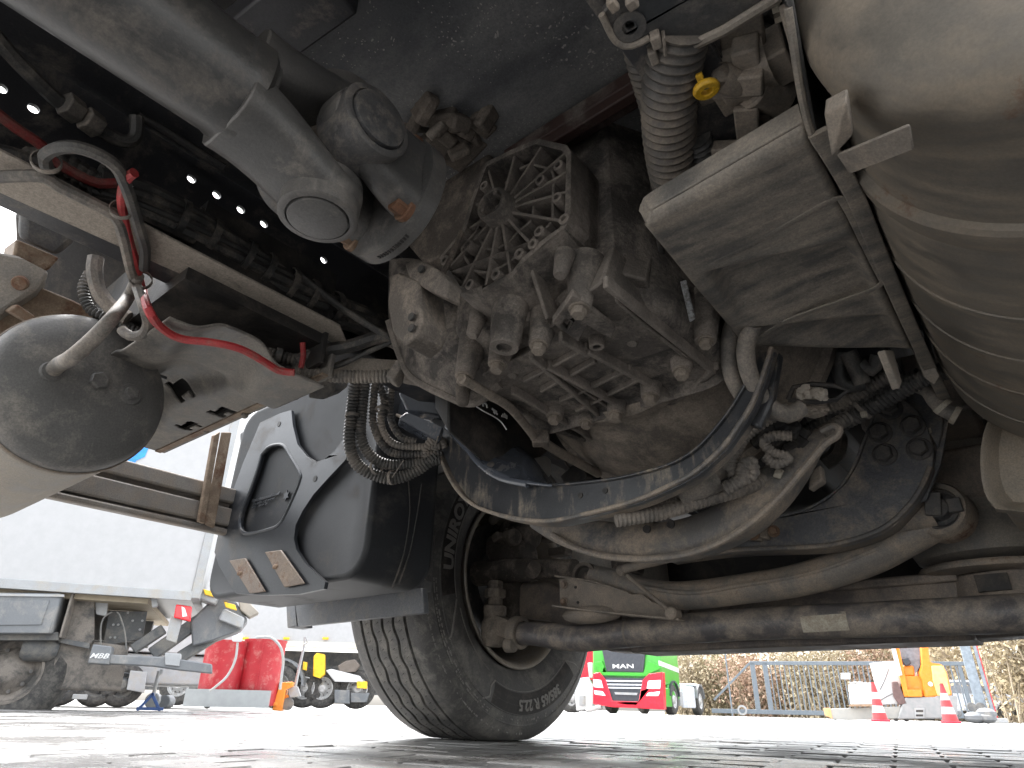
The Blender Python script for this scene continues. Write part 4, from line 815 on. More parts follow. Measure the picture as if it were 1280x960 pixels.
# big curved bearing arm with five bolts
arm = [(1096, 512), (1106, 500), (1120, 495), (1132, 500), (1148, 515), (1160, 535), (1167, 562), (1166, 588), (1156, 612), (1140, 636), (1118, 657), (1095, 670), (1060, 681), (1030, 686), (985, 688), (930, 690), (880, 695), (840, 701), (838, 690), (850, 680), (880, 668), (915, 660), (950, 652), (985, 645), (1012, 637), (1035, 624), (1058, 603), (1074, 575), (1085, 545)]
mb = MB(); mb.prism([LY(arm, -.35)], (0, .016, 0)); am = build('bearing_arm', mb, M_arm, T, .003)
lowe = arm[7:18]; mb = MB(); mb.tube(LY(lowe, -.325), 1, flat=(.01, .07, (0, 0, 1), .003)); build('arm_flange', mb, M_beam, am, ang=50)
mb = MB(); mb.tube(LY([(838, 690), (880, 668), (950, 652), (1012, 637), (1058, 603), (1085, 545), (1096, 512)], -.335), 1, flat=(.006, .03, (0, 0, 1), .002)); build('arm_edge', mb, M_arm, am, ang=50)
bolts(am, LY([(1113, 511), (1141, 533), (1100, 541), (1106, 568), (1149, 561)], -.352), (0, -1, 0), .0185, M_boltd, .018)
mb = MB(); mb.prism([LY([(1118, 496), (1166, 478), (1180, 500), (1178, 540), (1172, 560), (1150, 520)], -.335)], (0, .012, 0)); mb.prism([LY([(1172, 520), (1188, 515), (1176, 580), (1158, 625), (1150, 628), (1168, 575)], -.325)], (0, .012, 0)); build('hanger_plate', mb, M_arm, T, .003)
build('pale_tab', MB().prism([LY([(1154, 540), (1163, 534), (1165, 540), (1157, 545)], -.345)], (0, .004, 0)), M_lab, T)
mb = MB(); mb.box((.52, -.20, .76), (.22, .26, .16)); mb.box((.62, -.12, .60), (.30, .08, .12)); build('spring_hanger', mb, M_axle, T, .01)
mb = MB()
for c, dd in (((850, 690), (.05, .02, .03)), ((870, 690), (.03, .03, .035)), ((912, 674), (.03, .03, .03)), ((935, 668), (.07, .02, .025)), ((955, 664), (.03, .025, .035))): mb.box(PY(*c, -.37), dd, Matrix.Rotation(.25, 3, 'Y'))
build('sensor_bracket', mb, M_bare, T, .004)
bolts(T, LY([(908, 680), (942, 668), (967, 664)], -.39), (0, -1, 0), .010, M_boltr)
# air spring on its seat
AS = V((.555, .0, .46)); mb = MB(); mb.lathe(AS, (0, 0, 1), [(-.04, .0), (-.04, .12), (-.03, .145), (0, .158), (.035, .160), (.07, .156), (.12, .148), (.19, .146), (.24, .15), (.25, .16), (.26, .16), (.265, .0)], 56); asp = build('air_spring', mb, M_bag, T)
mb = MB(); mb.lathe(AS+V((.03, 0, -.075)), (.05, 0, 1), [(0, .12), (0, .16), (.004, .178), (.012, .182), (.018, .178), (.02, .15), (.02, .0)], 56); build('spring_seat', mb, M_rodr, asp)
mb = MB(); mb.lathe(AS+V((.03, 0, -.135)), (0, 0, 1), [(0, 0), (0, .13), (.02, .125), (.06, .12), (.06, .0)], 40); build('seat_pedestal', mb, M_axle, asp)
build('seat_opening', MB().box(AS+V((.0, -.125, -.10)), (.06, .02, .035)), M_black, asp)
mb = MB(); mb.box((.57, 0, .315), (.36, .22, .03)); build('seat_bracket', mb, M_rodr, T, .008)
build('air_spring', MB().lathe((-.44, .0, .46), (0, 0, 1), [(-.04, .0), (-.04, .12), (0, .158), (.07, .156), (.19, .146), (.25, .16), (.265, .0)], 40), M_bag, T)
# ================================================================== guard plate and the gear behind it
zp = .65; Q = [PZ(800, 278, zp), PZ(1006, 160, zp), PZ(1143, 440, zp), PZ(932, 436, zp)]
def gpl(u, v):
    p = (Q[0]*(1-u)+Q[1]*u)*(1-v)+(Q[3]*(1-u)+Q[2]*u)*v; p = V(p)
    def st_(t, a, k): return .5+.5*math.tanh((t-a)*k)
    ins = st_(u, .20-.12*v, 30)*st_(.94-u, 0, 40)
    p.z += .026*st_(v, .36+.02*u, 45)*ins*(1-st_(v, .36+.25+.02*u, 7)) 
    p.z += .020*st_(v, .80-.04*u, 45)*ins*(1-st_(v, .92, 20))
    p.z -= .006*math.exp(-((v-.345-.02*u)/.02)**2)*ins+.006*math.exp(-((v-.785+.04*u)/.02)**2)*ins
    p.z += .0012*math.sin(u*9+v*3)*math.sin(v*11)
    e = min(u, 1-u, v, 1-v); p.z += .012*max(0, 1-e/.035)**2
    return p
def rnd(u, v):                                  # rounded corners
    for cu, cv in ((.09, .07), (.09, .95)):
        if u < cu and abs(v-(0 if cv < .5 else 1)) < (.07 if cv < .5 else .05):
            dv = (abs(v-(0 if cv < .5 else 1))-(.07 if cv < .5 else .05))/(.07 if cv < .5 else .05); du = (u-cu)/cu
            if du*du+dv*dv > 1: return False
    return True
gpt = build('guard_plate', MB().sheet(gpl, 90, 90, rnd), M_plate, T, ang=60, solid=.004)
mb = MB(); edge = [gpl(u, 0) for u in (.09, .3, .6, 1)]; path = [gpl(1, 0), gpl(.6, .0), gpl(.3, 0)]+[gpl(.09-.09*math.sin(R_(a)), .07-.07*math.cos(R_(a))) for a in range(0, 91, 15)]+[gpl(0, .3), gpl(0, .6)]+[gpl(.09-.09*math.cos(R_(a)), .95+.05*math.sin(R_(a))) for a in range(0, 91, 15)]+[gpl(.4, 1), gpl(1, 1)]
mb.tube([p+V((0, 0, .010)) for p in path], 1, flat=(.005, .028, (1, 0, 0), .002)); build('plate_rim', mb, M_plate, gpt)
# side wall of the guard, seen nearly edge on
mb = MB(); rr_ = [PZ(975, -20, .70), PZ(985, 10, .69), PZ(1012, 160, .652), PZ(1058, 240, .652), PZ(1150, 440, .652), PZ(1176, 492, .652)]
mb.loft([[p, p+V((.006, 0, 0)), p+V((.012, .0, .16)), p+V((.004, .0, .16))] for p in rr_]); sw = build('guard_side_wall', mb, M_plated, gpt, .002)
mb = MB(); mb.tube([p+V((.0, 0, 0)) for p in rr_[1:]], .004, 8); build('wall_edge', mb, M_plate, sw)
mb = MB(); mb.tube([PZ(1022, 165, .648), PZ(1066, 240, .648), PZ(1096, 310, .648), PZ(1128, 385, .648), PZ(1156, 447, .648), PZ(1182, 500, .648)], 1, flat=(.020, .006, (1, 0, 0), .002)); build('guard_edge', mb, M_plate, gpt)
mb = MB(); mb.prism([LX([(1096, 440), (1108, 440), (1118, 480), (1115, 488)], .555)], (.01, 0, 0)); mb.prism([L3([(1142, 440), (1160, 440), (1175, 470), (1168, 482), (1155, 472)], 1.35)], (0, .01, .02)); build('guard_tab', mb, M_plate, gpt, .002)
for pts in ([(884, 332), (930, 310), (990, 277), (1042, 249), (1056, 256), (1082, 308), (1104, 352)], [(952, 420), (985, 400), (1040, 380), (1090, 362), (1104, 352)]): build('pressed_ridge', MB().tube([PZ(a, b, .6492) for a, b in pts], 1, flat=(.003, .009, (0, 0, 1), .0012)), M_plate, gpt, ang=60)
# angle bracket to the silencer
mb = MB(); a = PZ(1046, 194, .56); b = PZ(1138, 156, .52); c = PZ(1143, 187, .515); d_ = PZ(1062, 218, .555)
mb.prism([[a, b, c, d_]], (0, .004, .006)); mb.prism([[PZ(1030, 142, .58), PZ(1058, 128, .57), PZ(1066, 170, .565), PZ(1040, 198, .56)]], (.004, .004, .02)); build('angle_bracket', mb, M_bare, gpt, .002)
# painted cross bar with its eye at the top
Z1 = .765
mb = MB(); o_ = [(752, 18), (770, -8), (820, -30), (960, -60), (975, -5), (905, 38), (838, 70), (826, 62), (812, 45), (790, 55), (770, 50)]
mb.prism([LZ(o_, Z1), LZ([(781, 33), (785, 28), (792, 29), (794, 34), (790, 38), (784, 38)], Z1)], (0, 0, .012)); ub = build('cross_bar', mb, M_plated, T, .003)
mb = MB(); mb.tube(LZ([(838, 70), (905, 38), (975, -5)], Z1-.004), .006, 8, False); mb.tube(LZ([(752, 18), (770, 52), (790, 57), (812, 47)], Z1-.002), .004, 8); build('bar_lip', mb, M_plate, ub)
mb = MB(); mb.lathe(PZ(787, 33, Z1-.001), (0, 0, -1), [(0, .018), (.002, .018), (.002, .0085)], 22); build('eye_washer', mb, M_plated, ub)
mb = MB(); mb.bar(PZ(814, 52, Z1-.006), PZ(826, 47, Z1-.006), .016, .016); mb.bar(PZ(829, 42, Z1-.006), PZ(831, 66, Z1-.006), .004, .016); mb.bar(PZ(814, 62, Z1-.003), PZ(820, 78, Z1-.003), .01, .012); mb.box(PZ(766, 6, Z1-.004), (.010, .014, .010)); mb.box(PZ(790, 4, Z1-.006), (.012, .012, .010)); build('pipe_clip', mb, M_bare, ub, .002)
# ribbed hoses
strand(LZ([(852, 30), (843, 70), (838, 105), (836, 145), (838, 185), (845, 225), (858, 262)], .785), .0335, M_corr, 'ribbed_hose', corr=(.07, .0125), n=22, label='thick ribbed hose running down behind the guard plate')
strand(LZ([(790, 30), (797, 52), (803, 80), (810, 105), (818, 135), (824, 160)], .84), .019, M_corr, 'ribbed_hose', corr=(.08, .011), n=16)
strand(LZ([(872, 140), (882, 155), (896, 172)], .80), .016, M_hosed, 'ribbed_hose', corr=(.14, .008), n=14)
strand(LZ([(870, 172), (878, 190), (890, 215)], .78), .017, M_hosed, 'ribbed_hose', corr=(.14, .009), n=14)
mb = MB(); mb.lathe(PZ(882, 108, .755), (0, .25, -1), [(0, .0145), (.004, .016), (.008, .0145), (.008, .0065), (0, .0065)], 22); mb.bar(PZ(876, 100, .757), PZ(873, 92, .759), .008, .006); build('yellow_tag', mb, M_yel, T, .001)
mb = MB()
for (x, y, z), d, r in (((930, 60, .80), (.05, .16, .01), .25), ((905, 100, .80), (.03, .06, .06), 0), ((945, 120, .78), (.03, .16, .03), .2), ((925, 92, .78), (.06, .03, .05), .3), ((955, 80, .79), (.06, .05, .05), 0), ((930, 190, .76), (.08, .03, .02), .3), ((935, 160, .76), (.03, .07, .01), .3), ((890, 80, .83), (.05, .03, .04), .2), ((915, 130, .79), (.012, .08, .012), -.3), ((905, 140, .79), (.012, .07, .012), -.3)):
    mb.box(PZ(x, y, z), d, Matrix.Rotation(r, 3, 'Z') @ Matrix.Rotation(r, 3, 'Y'))
mb.lathe(PZ(915, 100, .77), (.5, 1, .2), [(-.02, .016), (.0, .018), (.03, .018), (.03, .026), (.08, .026)], 18); mb.lathe(PZ(965, 70, .79), (-1, 0, .1), [(0, .035), (.06, .035), (.065, .02), (.09, .02)], 20); build('valve_bracket', mb, M_bare, T, .003)
mb = MB(); mb.lathe(PZ(985, 50, .74), (1, .1, 0), [(0, .0), (0, .035), (.006, .035), (.008, .0)], 28); build('rusty_flange', mb, M_bare, T)
for a, b in (((965, 12), (975, 8)), ((968, 24), (978, 20))): build('bright_stud', MB().bar(PZ(*a, .78), PZ(*b, .78), .007, .007), M_lab, T)
mb = MB()
for i in range(26): mb.box(PZ(random.uniform(850, 980), random.uniform(10, 190), random.uniform(.85, .95)), (random.uniform(.03, .09), random.uniform(.03, .12), random.uniform(.02, .06)), Matrix.Rotation(random.uniform(-.6, .6), 3, 'Z'))
build('dark_valve', mb, M_black, T, .004)
# hoses, filter and crumbling foam under the guard
strand(L3([(920, 395), (912, 420), (911, 450), (918, 478), (935, 502), (960, 516), (985, 514)], 1.13, 1.2), .0138, M_hose, 'rubber_hose', n=14)
strand(L3([(940, 405), (932, 435), (936, 465), (948, 490), (965, 510), (985, 518), (1002, 510)], 1.11, 1.2), .0148, M_hose, 'rubber_hose', n=14)
mb = MB(); mb.lathe(PD(1035, 440, 1.55), (.05, .3, -1), [(-.1, .095), (.02, .095), (.04, .088), (.085, .08), (.09, .06), (.09, 0)], 30); fl_ = build('filter_housing', mb, M_plas, T)
mb = MB(); mb.tube(L3([(965, 435), (970, 455), (975, 472), (985, 485), (990, 500)], 1.42), .012, 10); mb.tube(L3([(1060, 440), (1072, 465), (1078, 480)], 1.42), .016, 12); mb.tube(L3([(1075, 455), (1090, 462), (1098, 445)], 1.42), .014, 12); mb.tube(L3([(1052, 440), (1050, 470), (1062, 482), (1080, 478)], 1.45), .015, 12); build('filter_pipe', mb, M_hosed, fl_)
mb = MB(); mb.tube(L3([(985, 500), (992, 484), (1015, 480), (1042, 482), (1060, 488), (1045, 500), (1020, 503), (985, 500)], 1.25), .0045, 6, False); build('filter_cage', mb, M_black, fl_)
mb = MB()
for i in range(26): mb.ball(PD(random.gauss(1020, 10), random.gauss(490, 4.5), 1.25+random.uniform(-.01, .01)), random.uniform(.004, .011), 6, (random.uniform(.6, 1.3), random.uniform(.6, 1.3), random.uniform(.5, 1.2)))
build('crumbling_foam', mb, M_pale, fl_, ang=20)
mb = MB()
for i in range(18): mb.ball(PD(random.gauss(1015, 12), random.gauss(514, 3), 1.27), random.uniform(.006, .012), 6, (1.5, 1, .6))
build('mud_lump', mb, M_bare, fl_, ang=20)
# cable looms running down to the left
for pts, r, M, d0, d1 in (([(1185, 462), (1150, 475), (1110, 497), (1070, 520), (1035, 538), (1005, 560)], .0165, M_hosed, 1.42, 1.52), ([(1150, 470), (1110, 488), (1060, 512), (1010, 540), (985, 565)], .0165, M_hosed, 1.46, 1.54), ([(1120, 465), (1080, 488), (1040, 510), (1010, 520)], .014, M_hose, 1.46, 1.52), ([(1060, 522), (1030, 540), (1000, 560), (975, 585), (955, 600), (925, 612), (880, 625), (830, 640), (770, 650)], .0135, M_hose, 1.42, 1.22), ([(1010, 552), (985, 575), (965, 590), (930, 605), (890, 615), (840, 632), (780, 645)], .0135, M_hose, 1.42, 1.24)): strand(L3(pts, d0, d1), r, M, 'corrugated_loom', corr=(.09, .0085), n=12)
strand(L3([(965, 520), (945, 532), (928, 548), (916, 570), (916, 588), (928, 598), (940, 592), (938, 578), (930, 585), (925, 600), (905, 612)], 1.27, 1.24), .0125, M_hose, 'corrugated_loom', corr=(.1, .008), n=12)
strand(L3([(990, 545), (968, 545), (955, 552), (965, 565), (985, 572), (970, 580), (955, 570)], 1.27), .0092, M_hose, 'corrugated_loom', corr=(.1, .007), n=10)
strand(L3([(940, 525), (925, 545), (905, 580), (870, 605), (830, 622), (790, 640)], 1.33, 1.28), .019, M_hose, 'wrapped_loom', n=14)
strand(L3([(900, 600), (880, 610), (850, 622)], 1.26), .019, M_hose, 'cloth_sleeve', n=12)
for x, y, t in ((1078, 512, 1.46), (975, 585, 1.40), (960, 600, 1.37), (1022, 548, 1.50)): tie(T, PD(x, y, t), (-1, .2, -.5), .023, M_hose, .008)
build('tie_buckle', MB().box(PD(973, 592, 1.30), (.014, .008, .018), Matrix.Rotation(.5, 3, 'Y')), M_lab, T, .002); build('tie_buckle', MB().box(PD(1080, 518, 1.42), (.012, .008, .012)), M_lab, T, .002)
mb = MB()
for i in range(14): mb.box(PD(random.uniform(950, 1005), random.uniform(532, 560), 1.33), (.04, .025, .018), Matrix.Rotation(random.uniform(-1, 1), 3, 'Y'))
build('connector_block', mb, M_black, T, .003)
# pale bent fitting beside the arm
ft = strand(L3([(1146, 482), (1160, 488), (1168, 500), (1180, 512), (1196, 520)], 1.50), .0145, M_hose, 'pipe_elbow', n=14)
for x, y, dx, dy in ((1150, 480, 10, 4), (1178, 508, 10, 8), (1194, 519, 10, 4)): build('hose_clip', MB().lathe(PD(x, y, 1.5), PD(x+dx, y+dy, 1.5)-PD(x, y, 1.5), [(-.005, .016), (-.005, .018), (.005, .018), (.005, .016)], 20), M_lab, ft)
for x, y in ((1150, 420), (1152, 400)): build('sticker', MB().prism([L3([(x-4, y-6), (x+3, y-8), (x+6, y+4), (x-1, y+6)], 1.35)], (0, .002, 0)), M_print, T)
# ================================================================== exhaust silencer
SC = V((.932, 0, .80)); Y0 = -1.425; Y1 = -.52
def silsec(y, k, g=0.): return [V((SC.x+(u*k), y-.03*g*0, SC.z+v*k)) for u, v in rr(.655, .62, .205, 24)]
prof = [(.002, .02), (.0, .5), (.0, .80), (.003, .865), (.010, .915), (.020, .955), (.032, .978), (.045, .985), (.06, .980), (.085, .968), (.12, .962), (.18, .968), (.205, .972), (.208, .990), (.214, 1.0), (.235, .998), (.255, .982), (.27, .988), (.30, .993)]
for t in (.40, .53, .66, .80): prof += [(t-.010, .996), (t-.002, .997), (t-.001, 1.003), (t+.010, 1.002), (t+.011, .989), (t+.022, .989), (t+.035, .990), (t+.05, .994)]
prof += [(Y1-Y0, .99)]
sil = build('exhaust_silencer', MB().loft([silsec(Y0+t, k) for t, k in prof]), M_sil, T, ang=24)
SR = .31
bo = [(.714, .665), (.665, .610), (.632, .560), (.613, .505), (.606, .455), (.612, .430), (.630, .418), (.75, .405), (1.35, .405), (1.44, .48), (1.44, .95), (1.35, 1.05), (1.0, .95), (.83, .80)]
bc = V((1.0, 0, .68)); bP = cr([V((x, 0, z)) for x, z in bo+[bo[0]]], None, .03)[0][:-1]
mb = MB(); mb.loft([[V((bc.x+(p.x-bc.x)*k, y, bc.z+(p.z-bc.z)*k)) for p in bP] for y, k in ((-.475, .93), (-.495, .965), (-.512, .985), (-.515, 1.0), (-.49, 1.0), (-.485, .97), (-.25, .95))]); sbx = build('silencer_box', mb, M_sil2, sil, 0, 50)
for o in [o for o in S.objects if o.name.split('.')[0] in ('pipe_clip', 'filter_pipe', 'valve_bracket', 'dark_valve', 'caliper', 'connector_block', 'sensor_bracket', 'brake_chamber', 'axle_flange', 'guard_tab')]: split(o)
for n_, l_ in (('propeller_shaft', 'long grey propeller shaft with universal joint crossing the upper left'), ('gearbox', 'dust caked cast gearbox with ribbed end cover'), ('air_tank', 'round dusty air tank end with a grey hose'), ('battery_tray', 'pressed dusty tray with three slots'), ('plastic_tank', 'black plastic tank behind the tyre'), ('strap_bracket', 'smooth grey strap bracket with a window'), ('engine_crossmember', 'dark curved crossmember under the gearbox'), ('curved_beam', 'dusty curved beam below the crossmember'), ('bearing_arm', 'dark curved arm with five bolts'), ('stabiliser_bar', 'rusty bent stabiliser bar with a large eye'), ('track_rod', 'straight track rod with a pale paper label'), ('guard_plate', 'dusty pressed guard plate below the ribbed hose'), ('exhaust_silencer', 'large brown grey exhaust silencer with ribs'), ('silencer_box', 'paler flared rim at the front of the silencer'), ('side_guard', 'weathered aluminium side guard rail'), ('cable_tray', 'pale dusty angle below the cable bundle'), ('front_wheel', 'front wheel with raised tyre lettering seen from inside')):
    o = bpy.data.objects.get(n_)
    if o: o['label'] = l_
# ================================================================== the yard: ground, pavers, sky is the world
def hz(px):                                      # level direction of a picture column at the horizon
    d = ray(px, 888); return V((d.x, d.y, 0)).normalized()
def G(px, R): return V((CAM.x, CAM.y, 0))+hz(px)*R
def heading(px, turn=0): d = hz(px); return math.atan2(d.y, d.x)-math.pi/2+R_(turn)
M_pav = mat('wet concrete paver', (.27, .267, .262), (.35, .346, .34), .5, dust=(.17, .168, .163), damt=.3, dscale=4, bump=.5, bscale=220, spec=.5)
def wet(M, sc=1.6, lo=.41, hi=.56):
    t = M.node_tree; N = t.nodes; K = t.links; b = N['Principled BSDF']; g = N.new('ShaderNodeNewGeometry'); n = N.new('ShaderNodeTexNoise')
    n.inputs['Scale'].default_value = sc; n.inputs['Detail'].default_value = 7; n.inputs['Roughness'].default_value = .68; K.new(g.outputs['Position'], n.inputs['Vector'])
    r = N.new('ShaderNodeMapRange'); r.inputs[1].default_value = lo; r.inputs[2].default_value = hi; K.new(n.outputs['Fac'], r.inputs[0])
    old = b.inputs['Base Color'].links[0].from_socket; x = N.new('ShaderNodeMix'); x.data_type = 'RGBA'; x.blend_type = 'MULTIPLY'; K.new(r.outputs[0], x.inputs[0]); K.new(old, x.inputs[6]); x.inputs[7].default_value = (.50, .48, .46, 1); K.new(x.outputs[2], b.inputs['Base Color'])
    f = N.new('ShaderNodeMapRange'); f.inputs[1].default_value = 0; f.inputs[2].default_value = 1; f.inputs[3].default_value = .6; f.inputs[4].default_value = .16; K.new(r.outputs[0], f.inputs[0])
    for l in list(b.inputs['Roughness'].links): K.remove(l)
    K.new(f.outputs[0], b.inputs['Roughness'])
wet(M_pav)
M_joint = mat('joint sand', (.10, .09, .08), (.14, .13, .11), .9, bump=.6, bscale=300)
# far paving: one sheet to the horizon, its laying pattern fades into the material
M_gr = bpy.data.materials.new('yard paving'); M_gr.use_nodes = True; t = M_gr.node_tree; N = t.nodes; K = t.links; b = N['Principled BSDF']
g = N.new('ShaderNodeNewGeometry'); bk_ = N.new('ShaderNodeTexBrick'); bk_.inputs['Scale'].default_value = 1; bk_.inputs['Brick Width'].default_value = .24; bk_.inputs['Row Height'].default_value = .12; bk_.inputs['Mortar Size'].default_value = .006
bk_.inputs['Color1'].default_value = (.42, .416, .408, 1); bk_.inputs['Color2'].default_value = (.36, .357, .35, 1); bk_.inputs['Mortar'].default_value = (.2, .185, .165, 1); K.new(g.outputs['Position'], bk_.inputs['Vector'])
n = N.new('ShaderNodeTexNoise'); n.inputs['Scale'].default_value = .5; n.inputs['Detail'].default_value = 8; K.new(g.outputs['Position'], n.inputs['Vector'])
x = N.new('ShaderNodeMix'); x.data_type = 'RGBA'; x.blend_type = 'MULTIPLY'; r = N.new('ShaderNodeMapRange'); r.inputs[1].default_value = .3; r.inputs[2].default_value = .7; r.inputs[3].default_value = .0; r.inputs[4].default_value = .5; K.new(n.outputs['Fac'], r.inputs[0]); K.new(r.outputs[0], x.inputs[0]); K.new(bk_.outputs['Color'], x.inputs[6]); x.inputs[7].default_value = (.8, .78, .75, 1)
K.new(x.outputs[2], b.inputs['Base Color']); b.inputs['Roughness'].default_value = .6
mb = MB(); rings = [0, 6, 14, 40, 150, 600, 2500]
vs = []; fs = []
for r in rings:
    for k in range(48): a = 2*math.pi*k/48; vs.append(V((r*math.cos(a), r*math.sin(a), -.030)))
for i in range(len(rings)-1):
    for k in range(48): j = (k+1) % 48; fs.append((i*48+k, i*48+j, (i+1)*48+j, (i+1)*48+k))
mb.add(vs, fs); gr = build('ground', mb, M_gr, None, kind='structure')
# paving of real blocks: 300 nearest ones single, the rest of the bed joined
mb = MB(); mb.box((-1.2, 1.2, -.021), (13, 13, .016)); pv = build('pavement', mb, M_joint, None, kind='structure')
PW, PH, PG = .24, .12, .004; ANG = Matrix.Rotation(R_(11), 3, 'Z')
def paver_mb(c=V((0, 0, 0)), rot=None, tilt=None):
    q = MB(); w2, h2 = PW/2-PG/2, PH/2-PG/2; e = .006; base = [(-1, -1), (1, -1), (1, 1), (-1, 1)]
    vs = [V((sx*w2, sy*h2, -.06)) for sx, sy in base]+[V((sx*w2, sy*h2, -.006)) for sx, sy in base]+[V((sx*(w2-e), sy*(h2-e), 0)) for sx, sy in base]
    if tilt: vs = [tilt @ v for v in vs]
    if rot: vs = [rot @ v for v in vs]
    q.add([v+c for v in vs], [(0, 1, 5, 4), (1, 2, 6, 5), (2, 3, 7, 6), (3, 0, 4, 7), (4, 5, 9, 8), (5, 6, 10, 9), (6, 7, 11, 10), (7, 4, 8, 11), (8, 9, 10, 11)]); return q
cells = []
cx0, cy0 = -1.2, 1.2
for j in range(-52, 53):
    for i in range(-26, 27):
        p = ANG @ V(((i+.5*(j % 2))*PW, j*PH, 0)); p.x += cx0; p.y += cy0
        if abs(p.x-cx0) > 6.2 or abs(p.y-cy0) > 6.2: continue
        d = p-V((CAM.x, CAM.y, 0)); z = d.dot(V((fw.x, fw.y, 0)).normalized()); lat = d.dot(rt0); view = z > .75 and abs(lat) < z*.92+.15
        cells.append((0 if view else 1, d.length, p))
cells.sort(key=lambda c: (c[0], c[1]))
proto = None; rest = MB()
for k, (vw, d, p) in enumerate(cells):
    zz = random.gauss(0, .0009)-.001; tl = Matrix.Rotation(random.gauss(0, .008), 3, 'X') @ Matrix.Rotation(random.gauss(0, .006), 3, 'Y')
    if k < 298:
        c = V((p.x, p.y, zz))
        if proto is None:
            proto = build('paver', paver_mb(), M_pav, pv, ang=20); off = V(ORG[proto.name]); ORG[proto.name] = V((0, 0, 0))
            proto.location = c+off-ORG[pv.name]
            proto.rotation_euler = (ANG @ tl).to_euler()
        else:
            o = bpy.data.objects.new('paver', proto.data); S.collection.objects.link(o); o.parent = pv; o.location = c+off-ORG[pv.name]; o.rotation_euler = (ANG @ tl).to_euler()
    else: q = paver_mb(V((p.x, p.y, zz)), ANG, tl); rest.add(q.v, q.f)
build('paving', rest, M_pav, pv, ang=20, kind='stuff')
# ------------------------------------------------------------------ helpers for the things of the yard
class Fr:                                        # local frame of a thing: x to the right in view, y away, z up
    def __init__(s, name, px, R, turn, **k):
        s.o = G(px, R); s.r = heading(px, turn); s.e = empty(name, s.o, s.r, **k); s.M = Matrix.Rotation(s.r, 3, 'Z')
    def p(s, px, py, y=0.):                      # local point of the plane local y = const seen at a pixel
        d = s.M.inverted() @ ray(px, py); c = s.M.inverted() @ (CAM-s.o); t = (y-c.y)/d.y; return c+d*t
    def px_(s, px, py, x):
        d = s.M.inverted() @ ray(px, py); c = s.M.inverted() @ (CAM-s.o); t = (x-c.x)/d.x; return c+d*t
    def poly(s, pts, y=0.): return [s.p(a, b, y) for a, b in pts]
M_tw = mat('white trailer skin', (.40, .40, .405), (.43, .43, .435), .35, bump=.02)
M_tg = mat('trailer chassis grey', (.09, .095, .10), (.12, .125, .13), .6, dust=(.25, .235, .21), damt=.4, dscale=2, bump=.1)
M_tl = mat('light grey steel', (.34, .35, .36), (.40, .41, .42), .5, dust=(.4, .37, .32), damt=.3, dscale=3, bump=.1)
M_box = mat('grey plastic box', (.15, .16, .172), (.18, .19, .20), .5, dust=(.3, .29, .27), damt=.3, dscale=2, bump=.05)
M_flap = mat('rubber flap', (.07, .068, .066), (.1, .095, .088), .7, dust=(.26, .23, .2), damt=.5, dscale=3, bump=.1)
M_yl = mat('yellow paint', (.72, .42, .02), rough=.4, bump=.02); M_or = mat('orange paint', (.80, .24, .015), (.84, .28, .03), .4, dust=(.5, .3, .15), damt=.15, bump=.03)
M_rd = mat('red plastic', (.40, .018, .028), (.45, .026, .036), .45, dust=(.5, .2, .18), damt=.25, dscale=4, bump=.04)
M_rl = mat('red lamp', (.65, .02, .03), rough=.2, bump=0, coat=.6); M_bl = mat('blue paint', (.03, .07, .2), rough=.4, bump=.02)
M_tyr = mat('far tyre', (.035, .034, .034), (.05, .048, .046), .8, dust=(.12, .112, .10), damt=.40, dscale=9, bump=.2); M_alw = mat('alloy wheel', (.42, .42, .42), rough=.4, metal=.4, bump=.05, dust=(.3, .28, .25), damt=.3)
M_wht = mat('white paint', (.56, .56, .555), (.6, .595, .59), .45, bump=.03); M_grn = mat('green cab paint', (.05, .36, .035), (.06, .40, .04), .3, bump=.01, coat=.4)
M_bred = mat('red bumper paint', (.62, .012, .03), rough=.32, bump=.01, coat=.4); M_lamp = mat('headlight glass', (.72, .74, .76), rough=.1, bump=0, coat=.6); M_gri = mat('grille black', (.04, .045, .055), (.055, .06, .07), .5, bump=.05)
M_gate = mat('galvanised gate paint', (.13, .155, .18), (.16, .185, .21), .5, bump=.03)
M_skirt = mat('pale grey skirt', (.46, .48, .52), rough=.4, bump=.02)
def far_wheel(fr, c, r, wd, name='wheel', hubM=None, steer=0.):
    # c: centre of the outer face, axis along local x (steer 90) or y
    axv = (Matrix.Rotation(R_(steer), 3, 'Z') @ V((0, 1, 0)))
    mb = MB(); mb.lathe(c, axv, [(.06, r*.55), (.02, r*.58), (0, r*.66), (0, r*.82), (.02, r*.92), (.06, r*.985), (.10, r), (wd-.08, r), (wd-.02, r*.93), (wd, r*.8), (wd, 0)], 40); wh = build(name, mb, M_tyr, fr.e)
    mb = MB(); mb.lathe(c, axv, [(.02, r*.575), (.015, r*.53), (.06, r*.50), (.09, r*.40), (.05, r*.30), (.0, r*.22), (-.02, r*.17), (-.02, 0)], 28); rm = build('rim', mb, hubM or M_alw, wh)
    u, v = perp(axv)
    mb = MB()
    for k in range(10): a = R_(36*k); mb.cyl(c+axv*.062+(u*math.cos(a)+v*math.sin(a))*r*.36, -axv, r*.035, .02, 8)
    build('wheel_nut', mb, M_boltd, rm)
    return wh
